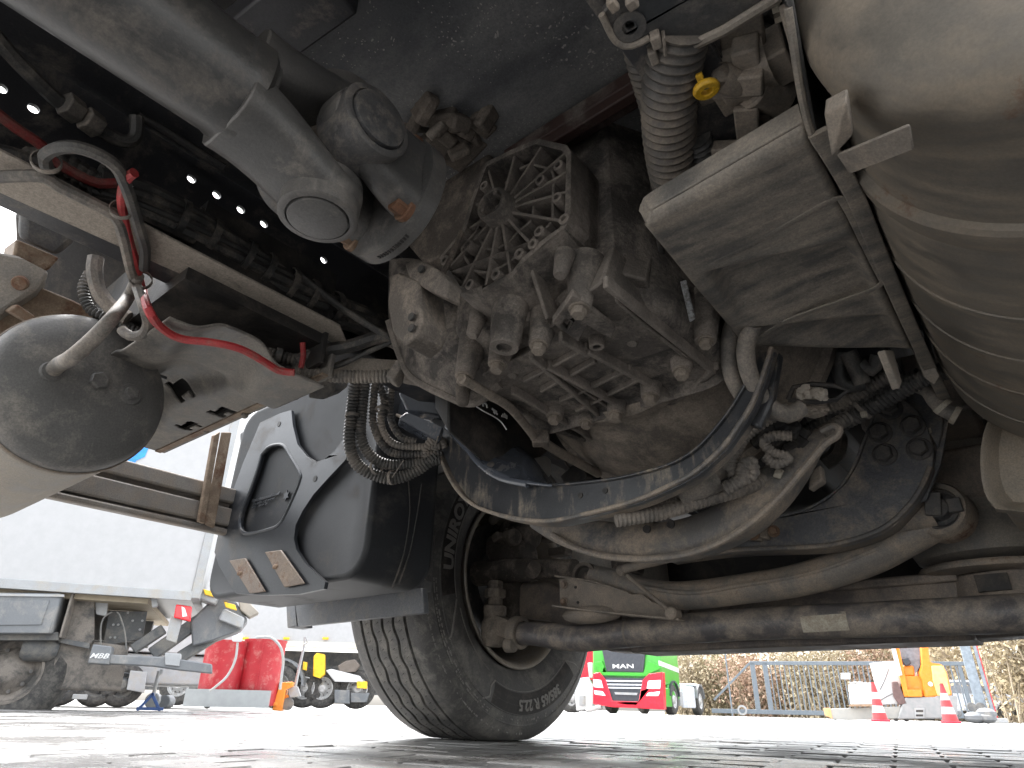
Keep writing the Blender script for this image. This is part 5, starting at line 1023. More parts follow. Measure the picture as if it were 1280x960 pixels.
# ---- 1. white box trailer with a folded tail lift
f = Fr('box_trailer', 240, 7.6, -3, label='white box trailer with folded grey tail lift and mud flap', category='trailer')
E_ = f.e; rx = f.p(240, 745).x; zb = f.p(235, 745).z
mb = MB(); mb.box((rx-5.6, 1.26, zb+1.4), (11.2, 2.5, 2.78)); bd = build('body', mb, M_tw, E_, .02)
build('blue_graphic', MB().prism([f.poly([(150, 584), (158, 570), (172, 560), (187, 557), (181, 571), (170, 576), (168, 585)], .006)], (0, -.003, 0)), mat('sky blue print', (.02, .2, .6), rough=.4, bump=0), bd)
mb = MB(); mb.box((rx+.03, 1.26, zb+1.4), (.09, 2.54, 2.84)); build('rear_frame', mb, M_tl, bd, .01)
mb = MB(); mb.box((rx-5.6, .0, zb+.0), (11.2, .03, .09)); build('side_rail', mb, M_tl, bd, .005)
mb = MB(); mb.box((rx-5.8, 1.26, zb-.06), (10.8, 2.3, .05)); build('floor_beam', mb, mat('pale plywood floor', (.33, .28, .2), (.38, .32, .24), .7, bump=.1), bd)
mb = MB(); mb.box((rx-5.8, .85, zb-.25), (10.6, .10, .30)); mb.box((rx-5.8, 1.75, zb-.25), (10.6, .10, .30)); build('chassis_beam', mb, M_tg, E_)
q = f.poly([(-60, 740), (78, 741), (64, 792), (-60, 792)]); mb = MB(); mb.prism([q], (0, .5, 0)); tb_ = build('tool_box', mb, M_box, E_, .02)
build('box_panel', MB().prism([f.poly([(-50, 752), (62, 750), (52, 781), (-50, 782)], -.012)], (0, .02, 0)), M_box, tb_, .008); build('box_trim', MB().prism([f.poly([(-60, 741), (80, 743), (80, 746), (-60, 744)], -.015)], (0, .02, 0)), M_tl, tb_)
build('rear_beam', MB().prism([f.poly([(-60, 790), (73, 790), (73, 800), (-60, 800)], .1)], (0, .12, 0)), M_tg, E_)
q = f.poly([(90, 738), (118, 745), (118, 800), (112, 806), (73, 798), (76, 785)], .25); mb = MB(); mb.prism([q], (0, .02, 0)); mb.prism([f.poly([(90, 738), (93, 738), (76, 797), (73, 797)], .05)], (0, .5, 0)); build('mudguard', mb, M_flap, E_, .006)
mb = MB(); mb.sheet(lambda u, v: (lambda p: p+V((0, .03*math.sin(u*5)+.05*v, 0)))(f.p(73+(162-73)*u-(12)*v, 796+12*u*(1-v)+v*(66+2*u), .28)), 16, 12); build('mud_flap', mb, M_flap, E_, solid=.015)
build('flap_bar', MB().prism([f.poly([(73, 797), (112, 804), (112, 811), (73, 803)], .22)], (0, .04, 0)), M_tg, E_, .006)
far_wheel(f, f.p(8, 838, .3), .52, .36, 'wheel', M_flap)
for a in (-1.35, -2.7): c = f.p(8, 838, .1); far_wheel(f, c+V((a, 0, 0)), .52, .36, 'wheel', M_tg)
mb = MB(); mb.lathe(f.p(28, 808, .3), (1, .2, 0), [(0, 0), (0, .10), (.05, .13), (.25, .13), (.3, .1), (.3, 0)], 20); build('brake_cylinder', mb, M_tg, E_)
q = f.poly([(136, 764), (184, 764), (178, 798), (128, 808)], .5); mb = MB(); mb.prism([q], (0, .03, 0)); lp = build('lift_plate', mb, M_tg, E_, .005)
mb = MB()
for x, y in ((142, 781), (148, 781), (138, 797), (144, 797), (160, 766), (166, 776), (178, 776), (175, 787)): mb.cyl(f.p(x, y, .49), (0, -1, 0), .012, .015, 8)
build('plate_bolt', mb, M_tl, lp)
mb = MB(); mb.prism([f.poly([(118, 746), (135, 750), (133, 770), (120, 768)], .3)], (0, .05, 0)); mb.prism([f.poly([(188, 738), (196, 739), (197, 758), (190, 759)], .1)], (0, .06, 0)); build('body_bracket', mb, M_tl, E_, .006)
mb = MB(); mb.bar(f.p(166, 812, .35), f.p(205, 786, .35), .10, .10); mb.bar(f.p(190, 818, .4), f.p(250, 775, .4), .13, .13); mb.bar(f.p(225, 822, .45), f.p(292, 780, .45), .14, .12); build('lift_arm', mb, M_tg, E_, .012)
mb = MB(); mb.prism([f.poly([(238, 775), (262, 752), (290, 745), (310, 775), (300, 788), (268, 800), (240, 808)], .3)], (0, .35, 0)); build('lift_head', mb, M_box, E_, .02)
mb = MB(); mb.prism([f.poly([(280, 760), (306, 772), (303, 786), (272, 774)], .2)], (0, .2, 0)); mb.prism([f.poly([(252, 735), (275, 742), (270, 756), (248, 748)], .15)], (0, .3, 0)); build('lift_cover', mb, M_tl, E_, .02)
for c in ((262, 741), (288, 757)): build('reflector', MB().prism([f.poly([(c[0]-8, c[1]-5), (c[0]+6, c[1]-1), (c[0]+8, c[1]+6), (c[0]-6, c[1]+2)], .12)], (0, .04, 0)), M_yl, E_, .006)
mb = MB(); mb.lathe(f.p(283, 745, .1), (0, 1, 0), [(0, 0), (0, .04), (.03, .05), (.1, .05)], 16); mb.prism([f.poly([(298, 748), (314, 755), (324, 766), (312, 772), (300, 762)], .25)], (0, .2, 0)); mb.prism([f.poly([(270, 722), (288, 738), (282, 748), (262, 738)], .3)], (0, .2, 0)); build('lift_hinge', mb, mat('worn beige steel', (.30, .27, .23), (.38, .34, .29), .55, bump=.1, rust=.1), E_, .01)
mb = MB(); mb.prism([f.poly([(214, 770), (228, 774), (220, 804), (207, 800)], .1)], (0, .05, 0)); lm_ = build('lamp_post', mb, M_tl, E_, .008)
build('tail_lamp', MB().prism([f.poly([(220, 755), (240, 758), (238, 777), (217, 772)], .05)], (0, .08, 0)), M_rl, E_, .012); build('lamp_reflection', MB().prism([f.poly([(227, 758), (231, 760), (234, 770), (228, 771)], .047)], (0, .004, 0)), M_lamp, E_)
mb = MB(); mb.prism([f.poly([(136, 818), (206, 821), (265, 830), (265, 842), (225, 838), (190, 833), (136, 830)], -.05)], (0, .13, 0)); ub_ = build('underrun_bar', mb, M_box, E_, .012)
mb = MB(); mb.prism([f.poly([(116, 805), (140, 808), (136, 831), (109, 829)], -.07)], (0, .17, 0)); ubx = build('bar_end', mb, M_box, ub_, .012)
mb = MB(); mb.prism([f.poly([(206, 816), (226, 817), (224, 833), (206, 831)], -.07)], (0, .16, 0)); build('bar_sleeve', mb, M_tl, ub_, .006)
a = f.p(112, 822, -.075); b_ = f.p(134, 823.5, -.075); q = text_mb('MBB', .1, .002, 2, .012); sc = (b_-a).length/(max(p.x for p in q.v)-min(p.x for p in q.v)); tbm = MB(); tbm.f = q.f; hx = f.p(123, 816, -.075).z-f.p(123, 822.5, -.075).z
tbm.v = [(a+b_)/2+V((p.x*sc+p.y*.25, p.z-.001, p.y*hx/.072)) for p in q.v]; build('bar_lettering', tbm, M_print, ubx)
for pts in ([(126, 806), (126, 785), (130, 772), (140, 765)], [(158, 812), (156, 790), (150, 770), (146, 765)]): build('lift_cable', MB().tube([f.p(x, y, .2) for x, y in pts], .008, 6), M_tg, E_)
# jack stand and a grey crate under the trailer
k_ = Fr('trestle', 187, 8.6, 0, label='blue folding trestle leg standing under the trailer tail', category='trestle')
mb = MB(); t0 = k_.p(185, 868); l0 = V((-.08, 0, 0)); 
mb.bar(V((-.12, 0, 0)), V((0, 0, .17)), .035, .03); mb.bar(V((.10, 0, 0)), V((-.02, 0, .17)), .035, .03); mb.box((0, 0, .02), (.26, .04, .03)); build('stand_frame', mb, M_bl, k_.e, .004)
mb = MB(); mb.cyl((.0, .02, .15), (0, 0, 1), .02, .24, 10); mb.box((.02, .02, .38), (.03, .03, .05)); build('stand_post', mb, M_tl, k_.e)
k_ = Fr('winch_roll', 202, 8.9, 0, label='small blue and grey roll lying beside the trestle leg', category='roll')
mb = MB(); mb.cyl((0, 0, .09), (.3, 1, 0), .07, .2, 18); build('roll_core', mb, M_box, k_.e, .01); build('roll_cap', MB().cyl((-.12, -.02, .10), (.3, 1, 0), .08, .1, 18), M_tl, k_.e, .01)
# a lorry parked beyond, seen below the trailer
f = Fr('parked_lorry', 110, 14.5, -4, label='pale parked lorry seen between trailer flap and ground', category='lorry')
mb = MB(); mb.box((-.2, 1.2, .62), (4.4, 2.2, .5)); build('body', mb, M_tl, f.e, .03); build('cargo_box', MB().box((-.4, 1.2, 1.9), (5.0, 2.4, 2.0)), M_tw, f.e, .02)
for x in (72, 118, 150): c = f.p(x, 868, .0); c.z = .34; far_wheel(f, c, .36, .28, 'wheel', M_tg)
for x in (58, 100): build('wheel_chock', MB().box(f.p(x, 871, -.15), (.22, .1, .08)), M_tl, f.e, .01)
q = f.poly([(52, 815), (72, 818), (64, 865), (44, 862)], -.2); mb = MB(); mb.prism([q], (0, .05, 0)); pl_ = build('side_panel', mb, M_tl, f.e, .005); build('white_sticker', MB().prism([f.poly([(55, 838), (66, 838), (63, 849), (53, 848)], -.205)], (0, .003, 0)), M_print, pl_)
mb = MB(); mb.prism([f.poly([(163, 838), (184, 840), (180, 866), (158, 862)], -.3)], (0, .3, 0)); build('leg_panel', mb, M_tl, f.e, .01)
# ---- 2. second white trailer further back
f = Fr('semi_trailer', 400, 19.5, -6, label='white semi trailer with yellow valve box far behind the red drums', category='trailer')
E_ = f.e; zb = f.p(400, 803).z; mb = MB(); mb.box((-2.4, 1.26, zb+1.35), (13, 2.5, 2.7)); bd = build('body', mb, M_tw, E_, .02)
mb = MB(); mb.box((-2.4, .0, zb-.06), (13, .06, .14)); build('side_rail', mb, mat('cream rail', (.60, .56, .46), rough=.5, bump=.02), bd, .01)
for px in (307, 358, 407): build('rail_lamp', MB().box(f.p(px, 798, -.03), (.16, .05, .06)), M_yl, bd, .01)
mb = MB(); mb.box((-2.4, 1.0, zb-.42), (12.6, .12, .5)); mb.box((-2.4, .6, zb-.9), (8.6, .2, .7)); build('chassis_beam', mb, M_tg, E_)
for px, py in ((222, 860), (402, 866), (446, 866), (378, 872)): c = f.p(px, py, .1); c.z = .48; far_wheel(f, c, .48, .34)
c = f.p(348, 846, -.35); c.z = .50; far_wheel(f, c, .52, .36, 'wheel', M_tg)
cw = f.p(348, 846, -.33); mb = MB(); secs = []
for k in range(13):
    a = R_(15*k); secs.append([V((c.x+x*math.cos(a), y, c.z+.02+x*math.sin(a))) for x, y in ((.60, -.35), (.60, .2), (.66, .2), (.66, -.35))])
mb.loft(secs); build('mudguard', mb, M_box, E_)
build('valve_box', MB().prism([f.poly([(392, 820), (396, 816), (406, 818), (406, 843), (400, 848), (391, 845)], -.1)], (0, .25, 0)), M_yl, E_, .02)
build('marker_lamp', MB().prism([f.poly([(446, 851), (459, 852), (459, 861), (446, 860)], -.12)], (0, .1, 0)), M_yl, E_, .01); build('marker_lamp', MB().prism([f.poly([(379, 827), (384, 828), (383, 838), (378, 837)], -.12)], (0, .1, 0)), M_yl, E_, .01)
mb = MB(); mb.prism([f.poly([(407, 838), (414, 836), (450, 845), (455, 853), (418, 852)], -.12)], (0, .3, 0)); build('pump_cover', mb, M_wht, E_, .02)
mb = MB(); mb.prism([f.poly([(418, 862), (437, 863), (437, 880), (418, 879)], -.1)], (0, .3, 0)); mb.prism([f.poly([(438, 866), (462, 866), (458, 878), (438, 878)], -.05)], (0, .3, 0)); build('battery_case', mb, M_box, E_, .02)
mb = MB(); mb.prism([f.poly([(422, 832), (432, 826), (444, 824), (450, 832), (444, 840), (424, 841)], -.05)], (0, .3, 0)); build('gear_casting', mb, mat('brown casting', (.13, .11, .09), (.17, .14, .12), .7, bump=.2), E_, .03)
# ---- pallet truck with a drip tray and two red drums
f = Fr('pallet_truck', 300, 12.2, -7, label='orange hand pallet truck carrying the grey drip tray', category='pallet truck')
E_ = f.e; mb = MB(); q = f.poly([(250, 883), (345, 885), (345, 889), (250, 888)]); 
for y in (.15, .62): mb.bar(V((f.p(246, 886).x, y, .085)), V((f.p(345, 886).x, y, .085)), .16, .05)
build('fork', mb, M_or, E_, .01)
mb = MB(); mb.prism([f.poly([(340, 888), (350, 853), (366, 852), (366, 858), (357, 862), (352, 889)], .1)], (0, .6, 0)); mb.prism([f.poly([(352, 872), (360, 868), (362, 876), (354, 880)], .3)], (0, .2, 0)); build('pump_frame', mb, M_or, E_, .012)
for y in (.25, .45): c = f.p(359, 884, y); c.z = .095; build('steer_wheel', MB().cyl(c, (0, 1, 0), .095, .06, 22), M_tg, E_, .01)
c = f.p(250, 886, .2); build('fork_roller', MB().cyl(V((c.x+.1, .15, .045)), (0, 1, 0), .042, .1, 14), M_tg, E_); 
mb = MB(); mb.tube([f.p(366, 872, .4), f.p(374, 835, .4), f.p(380, 808, .4), f.p(381, 796, .4)], [.03, .025, .022, .02], 10); mb.tube([f.p(379, 806, .3), f.p(384, 803, .3), f.p(382, 796, .3)], .014, 8); mb.prism([f.poly([(359, 858), (372, 858), (376, 870), (362, 872)], .3)], (0, .2, 0)); build('tow_handle', mb, M_tl, E_, .004)
t_ = Fr('drip_tray', 285, 12.0, -7, label='long grey steel tray lying on the orange pallet forks', category='tray')
q = t_.poly([(233, 861), (338, 862), (334, 885), (229, 883)]); x0, x1 = t_.p(231, 872).x, t_.p(337, 872).x; z0, z1 = t_.p(285, 884).z, t_.p(285, 862).z
mb = MB(); mb.prism([[V((x0, -.04, z0)), V((x1, -.04, z0)), V((x1, -.04, z1)), V((x0, -.04, z1))]], (0, .02, 0)); mb.prism([[V((x0, .86, z0)), V((x1, .86, z0)), V((x1, .86, z1)), V((x0, .86, z1))]], (0, .02, 0)); mb.box(((x0+x1)/2, .42, z0+.012), (x1-x0, .88, .02)); mb.box((x0+.01, .42, (z0+z1)/2), (.02, .9, z1-z0)); mb.box((x1-.01, .42, (z0+z1)/2), (.02, .9, z1-z0)); build('tray_side', mb, mat('grey tray paint', (.30, .32, .33), (.34, .36, .37), .5, bump=.03), t_.e)
for px0, px1, py0, py1, yc, lab in ((291, 344, 800, 862, .42, 'faded red drum with an open rim, right of the two on the tray'), (241, 297, 801, 860, .46, 'darker red drum half behind the tail lift bar')):
    dq = Fr('red_drum', (px0+px1)/2, 12.35, -7, label=lab, category='drum', group='red drums on the grey tray')
    r_ = abs(dq.p(px1, 830).x-dq.p(px0, 830).x)/2; zt = dq.p((px0+px1)/2, py0).z
    build('shell', MB().lathe((0, 0, z0+.03), (0, 0, 1), [(0, 0), (0, r_*.93), (.1, r_*.95), (zt*.5, r_*.97), (zt-z0-.07, r_), (zt-z0-.05, r_*1.03), (zt-z0-.03, r_*1.03), (zt-z0-.03, r_*.97), (.1, r_*.9), (.1, 0)], 40), M_rd, dq.e)
    if px0 > 280: build('drum_seam', MB().box((0, -r_*.985, (zt+z0)/2), (.02, .02, zt-z0-.12)), M_rd, dq.e)
h_ = Fr('pump_hose', 300, 11.6, -7, label='thin grey hose hanging between the red drums and the handle', category='hose')
mb = MB(); mb.tube([h_.p(*q) for q in ((320, 797), (338, 797), (350, 808), (354, 825), (352, 845), (350, 862))], .02, 8); mb.tube([h_.p(*q) for q in ((297, 803), (294, 825), (284, 845), (270, 858), (262, 864))], .018, 8); build('hose_run', mb, M_tl, h_.e); build('hose_head', MB().box(h_.p(297, 797), (.14, .1, .12)), M_skirt, h_.e, .02)
# ---- 3. green tractor unit
f = Fr('green_truck', 830, 25.0, -17, label='green tractor unit with red bumper and dark grille facing the camera', category='truck')
E_ = f.e; xl = f.p(741, 850).x; W = -xl
def gp_(pts, y=0.): return f.poly(pts, y)
zt, zg = f.p(780, 822).z, f.p(800, 842).z
mb = MB(); mb.loft([[V((xl, y0, z)), V((0, y0, z)), V((0, 2.25, z)), V((xl, 2.25, z))] for z, y0 in ((.95, .02), (1.6, .02), (2.1, .05), (3.3, .5), (3.6, .9))]); mb.box((xl/2, 1.5, .75), (W-.04, 1.4, .5)); cab_ = build('cab', mb, M_grn, E_, .06)
build('windscreen', MB().prism([[V((xl+.15, .05, 2.12)), V((-.15, .05, 2.12)), V((-.2, .36, 3.0)), V((xl+.2, .36, 3.0))]], (0, -.03, .01)), mat('dark glass', (.01, .012, .014)), cab_)
build('top_grille', MB().prism([gp_([(750, 800), (808, 800), (804, 840), (758, 839)], -.05)], (0, .08, 0)), M_gri, cab_, .01)
build('green_band', MB().prism([gp_([(744, 828), (752, 826), (758, 840), (804, 841), (810, 826), (828, 834), (812, 842), (804, 848), (757, 847), (748, 840)], -.06)], (0, .08, 0)), M_grn, cab_, .01)
a, b_ = f.p(766, 835, -.055), f.p(792, 835.5, -.055); q = text_mb('MAN', .1, .004, 2, .012); sc = (b_-a).length/(max(p.x for p in q.v)-min(p.x for p in q.v)); hz_ = f.p(780, 829.5, -.055).z-a.z; tm = MB(); tm.f = q.f; tm.v = [(a+b_)/2+V((p.x*sc, p.z-.004, p.y*hz_/.072)) for p in q.v]; build('badge_lettering', tm, M_print, cab_)
build('bumper', MB().prism([gp_([(741, 842), (749, 840), (757, 850), (765, 876), (798, 877), (803, 850), (811, 842), (828, 840), (830, 887), (792, 885), (765, 884), (741, 880)], -.12)], (0, .3, 0)), M_bred, E_, .02)
build('lower_grille', MB().prism([gp_([(750, 844), (811, 845), (803, 882), (760, 881)], -.06)], (0, .1, 0)), M_gri, E_)
for y in (850, 854.5, 858.5): build('grille_bar', MB().prism([gp_([(757, y), (803, y+.6), (802, y+2.6), (758, y+2)], -.10)], (0, .05, 0)), M_skirt, E_, .01)
build('number_plate_holder', MB().prism([gp_([(768, 865), (797, 866), (796, 869), (769, 868)], -.11)], (0, .03, 0)), M_tl, E_)
for q in ([(741, 849), (751, 850), (754, 860), (742, 859)], [(742, 863), (753, 864), (757, 870), (743, 868)], [(810, 851), (826, 850), (825, 861), (808, 861)], [(810, 866), (825, 864), (823, 870), (807, 870)]): build('headlight', MB().prism([gp_(q, -.15)], (0, .05, 0)), M_lamp, E_, .02)
sdp = lambda px, py, x=0.: f.px_(px, py, x)
build('side_stripe', MB().box((.01, 1.0, 1.55), (.02, 2.4, .16), Matrix.Rotation(-.05, 3, 'X')), M_wht, cab_)
build('side_step', MB().box((-.03, .55, .55), (.1, .9, .6)), M_grn, E_, .03)
for y in (1.35, 5.0):
    mb = MB(); c = V((.02, y, .5)); mb.lathe(c, (-1, 0, 0), [(.04, .28), (.0, .33), (0, .43), (.03, .48), (.1, .5), (.28, .5), (.32, .4), (.32, 0)], 36); wh = build('wheel', mb, M_tyr, E_)
    build('rim', MB().lathe(c, (-1, 0, 0), [(.01, .285), (.06, .26), (.10, .2), (.03, .14), (-.02, .1), (-.02, 0)], 26), M_alw, wh)
    mb = MB(); c2 = V((xl+.02, y, .5)); mb.lathe(c2, (1, 0, 0), [(.0, .28), (0, .43), (.1, .5), (.28, .5), (.32, .4), (.32, 0)], 30); build('wheel', mb, M_tyr, E_)
    secs = []
    for k in range(13): a = R_(10+160*k/12); secs.append([V((x, y+r*math.cos(a), .5+r*math.sin(a))) for x, r in ((.06, .56), (-.4, .56), (-.4, .62), (.06, .62))])
    build('mudguard', MB().loft(secs), M_gri if y < 3 else M_box, E_)
build('side_skirt', MB().box((-.04, 3.35, .62), (.12, 1.7, .75)), M_skirt, E_, .05); build('fuel_step', MB().box((-.1, 2.3, .55), (.2, .4, .5)), M_tl, E_, .03)
build('chassis', MB().box((xl/2, 3.9, .75), (.8, 5.0, .25)), M_tg, E_); build('rear_deck', MB().box((xl/2, 5.0, 1.08), (W-.1, 1.4, .1)), M_skirt, E_, .03)
build('fifth_wheel', MB().lathe((xl/2, 4.6, 1.1), (0, 0, 1), [(0, .5), (.08, .48), (.1, .2), (.1, 0)], 24), M_tg, E_)
# red and white lorry left of it
f = Fr('white_lorry', 738, 27.0, -17, label='red and white lorry half hidden behind the tyre', category='lorry')
mb = MB(); mb.prism([f.poly([(722, 790), (745, 790), (745, 850), (732, 850), (724, 846)])], (0, 2, 0)); build('cab', mb, M_bred, f.e, .04)
mb = MB(); mb.prism([f.poly([(734, 828), (741, 828), (741, 848), (736, 847)], -.06)], (0, .1, 0)); mb.prism([f.poly([(718, 866), (733, 864), (742, 868), (742, 886), (720, 889)], -.05)], (0, 1.5, 0)); build('side_fairing', mb, M_wht, f.e, .04)
mb = MB(); mb.prism([f.poly([(720, 848), (736, 846), (742, 858), (742, 868), (718, 868)], -.03)], (0, .6, 0)); build('glass_panel', mb, M_skirt, f.e, .03); mb = MB(); mb.tube([f.p(*q, -.2) for q in ((733, 888), (742, 886), (752, 883))], .09, 10); build('exhaust_pipe', mb, M_wht, f.e); build('filler_frame', MB().prism([f.poly([(724, 870), (731, 870), (731, 882), (724, 882)], -.08)], (0, .04, 0)), M_tl, f.e)
for x in (716, 712): c = f.p(x, 880, .1); c.z = .5; far_wheel(f, c, .5, .3)
build('cargo_box', MB().box((-3.5, 1.3, 2.0), (6, 2.3, 2.2)), M_tw, f.e, .02)
# ---- 4. sliding gate with its post
f = Fr('sliding_gate', 1080, 26.5, 10, label='blue grey sliding gate of upright bars behind the orange truck', category='gate')
E_ = f.e; zt = f.p(1000, 829).z; xa, xb = f.p(944, 880).x, f.p(1214, 850).x
mb = MB(); mb.bar(V((xa, 0, zt)), V((xb, 0, zt)), .12, .12); build('top_rail', mb, M_gate, E_, .01)
mb = MB(); mb.bar(V((f.p(890, 893).x, 0, .16)), V((xb, 0, .16)), .14, .14); build('bottom_rail', mb, M_gate, E_, .01)
for px in (947, 963): x = f.p(px, 880).x; build('gate_post', MB().bar(V((x, 0, .2)), V((x, 0, zt)), .16, .12, (0, 1, 0)), M_gate, E_, .01)
build('diagonal_brace', MB().bar(V((f.p(893, 880).x, 0, .5)), V((xa, 0, zt)), .07, .07), M_gate, E_, .005)
x = xa+.5; bar0 = None
while x < xb:
    if bar0 is None: bar0 = build('gate_bar', MB().bar(V((x, 0, .22)), V((x, 0, zt-.06)), .035, .035, (0, 1, 0)), M_gate, E_); bx = x; bc = V(ORG[bar0.name])
    else: inst(bar0, E_, bc+V((x-bx, 0, 0)), 'gate_bar')
    x += .155
for px in (1186, 1209): x = f.p(px, 870).x; build('gate_post', MB().bar(V((x, 0, .2)), V((x, 0, zt)), .10, .10, (0, 1, 0)), M_gate, E_, .01)
c = f.p(928, 889, -.1); build('roller', MB().lathe(V((c.x, -.1, .2)), (0, 1, 0), [(0, .1), (0, .16), (.06, .16), (.06, .1), (0, .1)], 20), M_tl, E_)
f = Fr('gate_pillar', 1240, 24.0, 0, label='tall grey gate pillar with a red reflector strip', category='pillar')
mb = MB(); mb.box((-.22, 0, 1.5), (.26, .2, 3.0)); mb.box((.02, 0, 1.5), (.10, .16, 3.0)); build('column', mb, mat('grey blue pillar', (.17, .20, .23), rough=.5, bump=.02), f.e, .02); build('reflector_strip', MB().box((.075, -.09, 1.5), (.02, .02, 2.9)), M_rl, f.e); build('foot', MB().box((-.05, 0, .06), (.7, .5, .12)), M_tl, f.e, .02)
for px in (1215, 1226): c = f.p(px, 884, -.2); build('guide_roller', MB().lathe(c, (0, 1, 0), [(0, 0), (0, .12), (.1, .12), (.1, 0)], 16), M_tg, f.e, .01)
f = Fr('chain_post', 915, 24.5, 0, label='thin grey pole beside the diagonal gate brace', category='pole')
build('pole_tube', MB().cyl((0, 0, 0), (0, 0, 1), .025, 1.9, 10), M_gate, f.e)
# ---- 5. orange electric truck with its load
f = Fr('stacker_truck', 1130, 19.0, 4, label='orange and grey electric stacker with open driver cab', category='forklift')
E_ = f.e
mb = MB(); mb.prism([f.poly([(1130, 872), (1168, 871), (1172, 868), (1197, 870), (1197, 898), (1122, 899)])], (0, .9, 0)); build('chassis', mb, mat('pale grey machine paint', (.26, .27, .27), (.31, .31, .31), .5, bump=.03), E_, .03)
build('ladder_step', MB().prism([f.poly([(1143, 885), (1156, 885), (1156, 898), (1144, 898)], -.03)], (0, .05, 0)), M_tl, E_, .01); 
for y in (887.5, 893): build('step_gap', MB().prism([f.poly([(1145, y), (1154, y), (1154, y+2.5), (1145, y+2.5)], -.035)], (0, .01, 0)), M_black, E_)
mb = MB(); mb.prism([f.poly([(1148, 843), (1152, 830), (1150, 800), (1160, 800), (1163, 828), (1178, 830), (1184, 840), (1191, 870), (1155, 872), (1152, 850)])], (0, .85, 0)); build('rear_body', mb, M_or, E_, .05)
build('hood', MB().prism([f.poly([(1164, 832), (1178, 832), (1183, 842), (1188, 868), (1172, 870), (1166, 850)], -.03)], (0, .06, 0)), mat('pale orange panel', (.85, .42, .16), rough=.4, bump=.02), E_, .02)
mb = MB(); mb.prism([f.poly([(1116, 800), (1122, 800), (1137, 871), (1130, 871)])], (0, .12, 0)); mb.prism([f.poly([(1124, 845), (1152, 845), (1155, 872), (1131, 872)], .1)], (0, .6, 0)); mb.prism([f.poly([(1133, 862), (1152, 862), (1153, 871), (1134, 871)], -.02)], (0, .2, 0)); build('cab_frame', mb, M_or, E_, .015)
build('cab_opening', MB().prism([f.poly([(1122, 800), (1150, 800), (1150, 832), (1146, 840), (1140, 838), (1128, 828)], .2)], (0, .5, 0)), mat('grey cab glass', (.16, .17, .19), rough=.25, bump=.0), E_)
mb = MB(); mb.prism([f.poly([(1125, 825), (1135, 821), (1140, 829), (1132, 833)], .05)], (0, .15, 0)); build('control_handle', mb, M_gri, E_, .03); build('driver_seat', MB().prism([f.poly([(1128, 832), (1142, 832), (1144, 845), (1130, 845)], .15)], (0, .3, 0)), M_or, E_, .03)
build('white_strut', MB().prism([f.poly([(1112, 800), (1117, 800), (1128, 844), (1123, 845)], -.05)], (0, .1, 0)), M_wht, E_, .01); build('round_badge', MB().cyl(f.p(1163, 855, -.005), (0, -1, 0), .05, .01, 16), M_wht, E_)
mb = MB(); mb.prism([f.poly([(1115, 852), (1122, 852), (1134, 880), (1124, 881), (1117, 870)])], (0, .3, 0)); build('battery_end', mb, mat('dark brown casing', (.10, .06, .055), rough=.6), E_, .01)
mb = MB(); mb.prism([f.poly([(1030, 886), (1128, 883), (1128, 898), (1060, 900), (1040, 899), (1031, 893)], .1)], (0, .2, 0)); mb.prism([f.poly([(1050, 888), (1128, 884), (1128, 898), (1060, 900)], .7)], (0, .2, 0)); fk = build('fork_leg', mb, mat('worn pale legs', (.32, .32, .30), (.37, .36, .33), .55, bump=.05, rust=.05), E_, .01)
build('rusty_tip', MB().prism([f.poly([(1029, 885), (1038, 885), (1041, 899), (1031, 894)], .08)], (0, .22, 0)), mat('rust orange tip', (.55, .30, .14), rough=.7, bump=.1), E_, .01)
mb = MB()
for px in (1044, 1120, 1133): c = f.p(px, 899, .2); c.z = .05; mb.cyl(c, (0, 1, 0), .05, .12, 14)
build('load_roller', mb, M_tg, E_)
f = Fr('white_cabinet', 1108, 19.2, 0, label='tall white sheet cabinet leaning beside the orange cab', category='cabinet')
build('front_sheet', MB().prism([f.poly([(1087, 829), (1118, 826), (1127, 850), (1122, 880), (1100, 881)])], (0, .5, 0)), M_wht, f.e, .01); build('crease', MB().tube([f.p(*q, -.005) for q in ((1111, 836), (1106, 850), (1100, 862))], .008, 5), M_tg, f.e); build('crease', MB().tube([f.p(*q, -.005) for q in ((1120, 865), (1108, 871), (1100, 876))], .008, 5), M_tg, f.e)
f = Fr('battery_block', 1076, 18.9, 0, label='low white block resting on the pale fork legs', category='battery')
build('case', MB().prism([f.poly([(1060, 856), (1090, 854), (1094, 881), (1063, 881)])], (0, .6, 0)), mat('dirty white case', (.62, .61, .57), (.66, .65, .62), .6, bump=.1), f.e, .02); mb = MB()
for i in range(10): mb.box(f.p(1064+i*2.6, 854+random.uniform(-1, 1), .1), (.07, .1, .05))
build('terminal', mb, M_tl, f.e, .01); build('base_strip', MB().prism([f.poly([(1061, 881), (1094, 880), (1094, 883), (1061, 883)], -.02)], (0, .6, 0)), mat('worn brown strip', (.25, .17, .11), rough=.7), f.e)
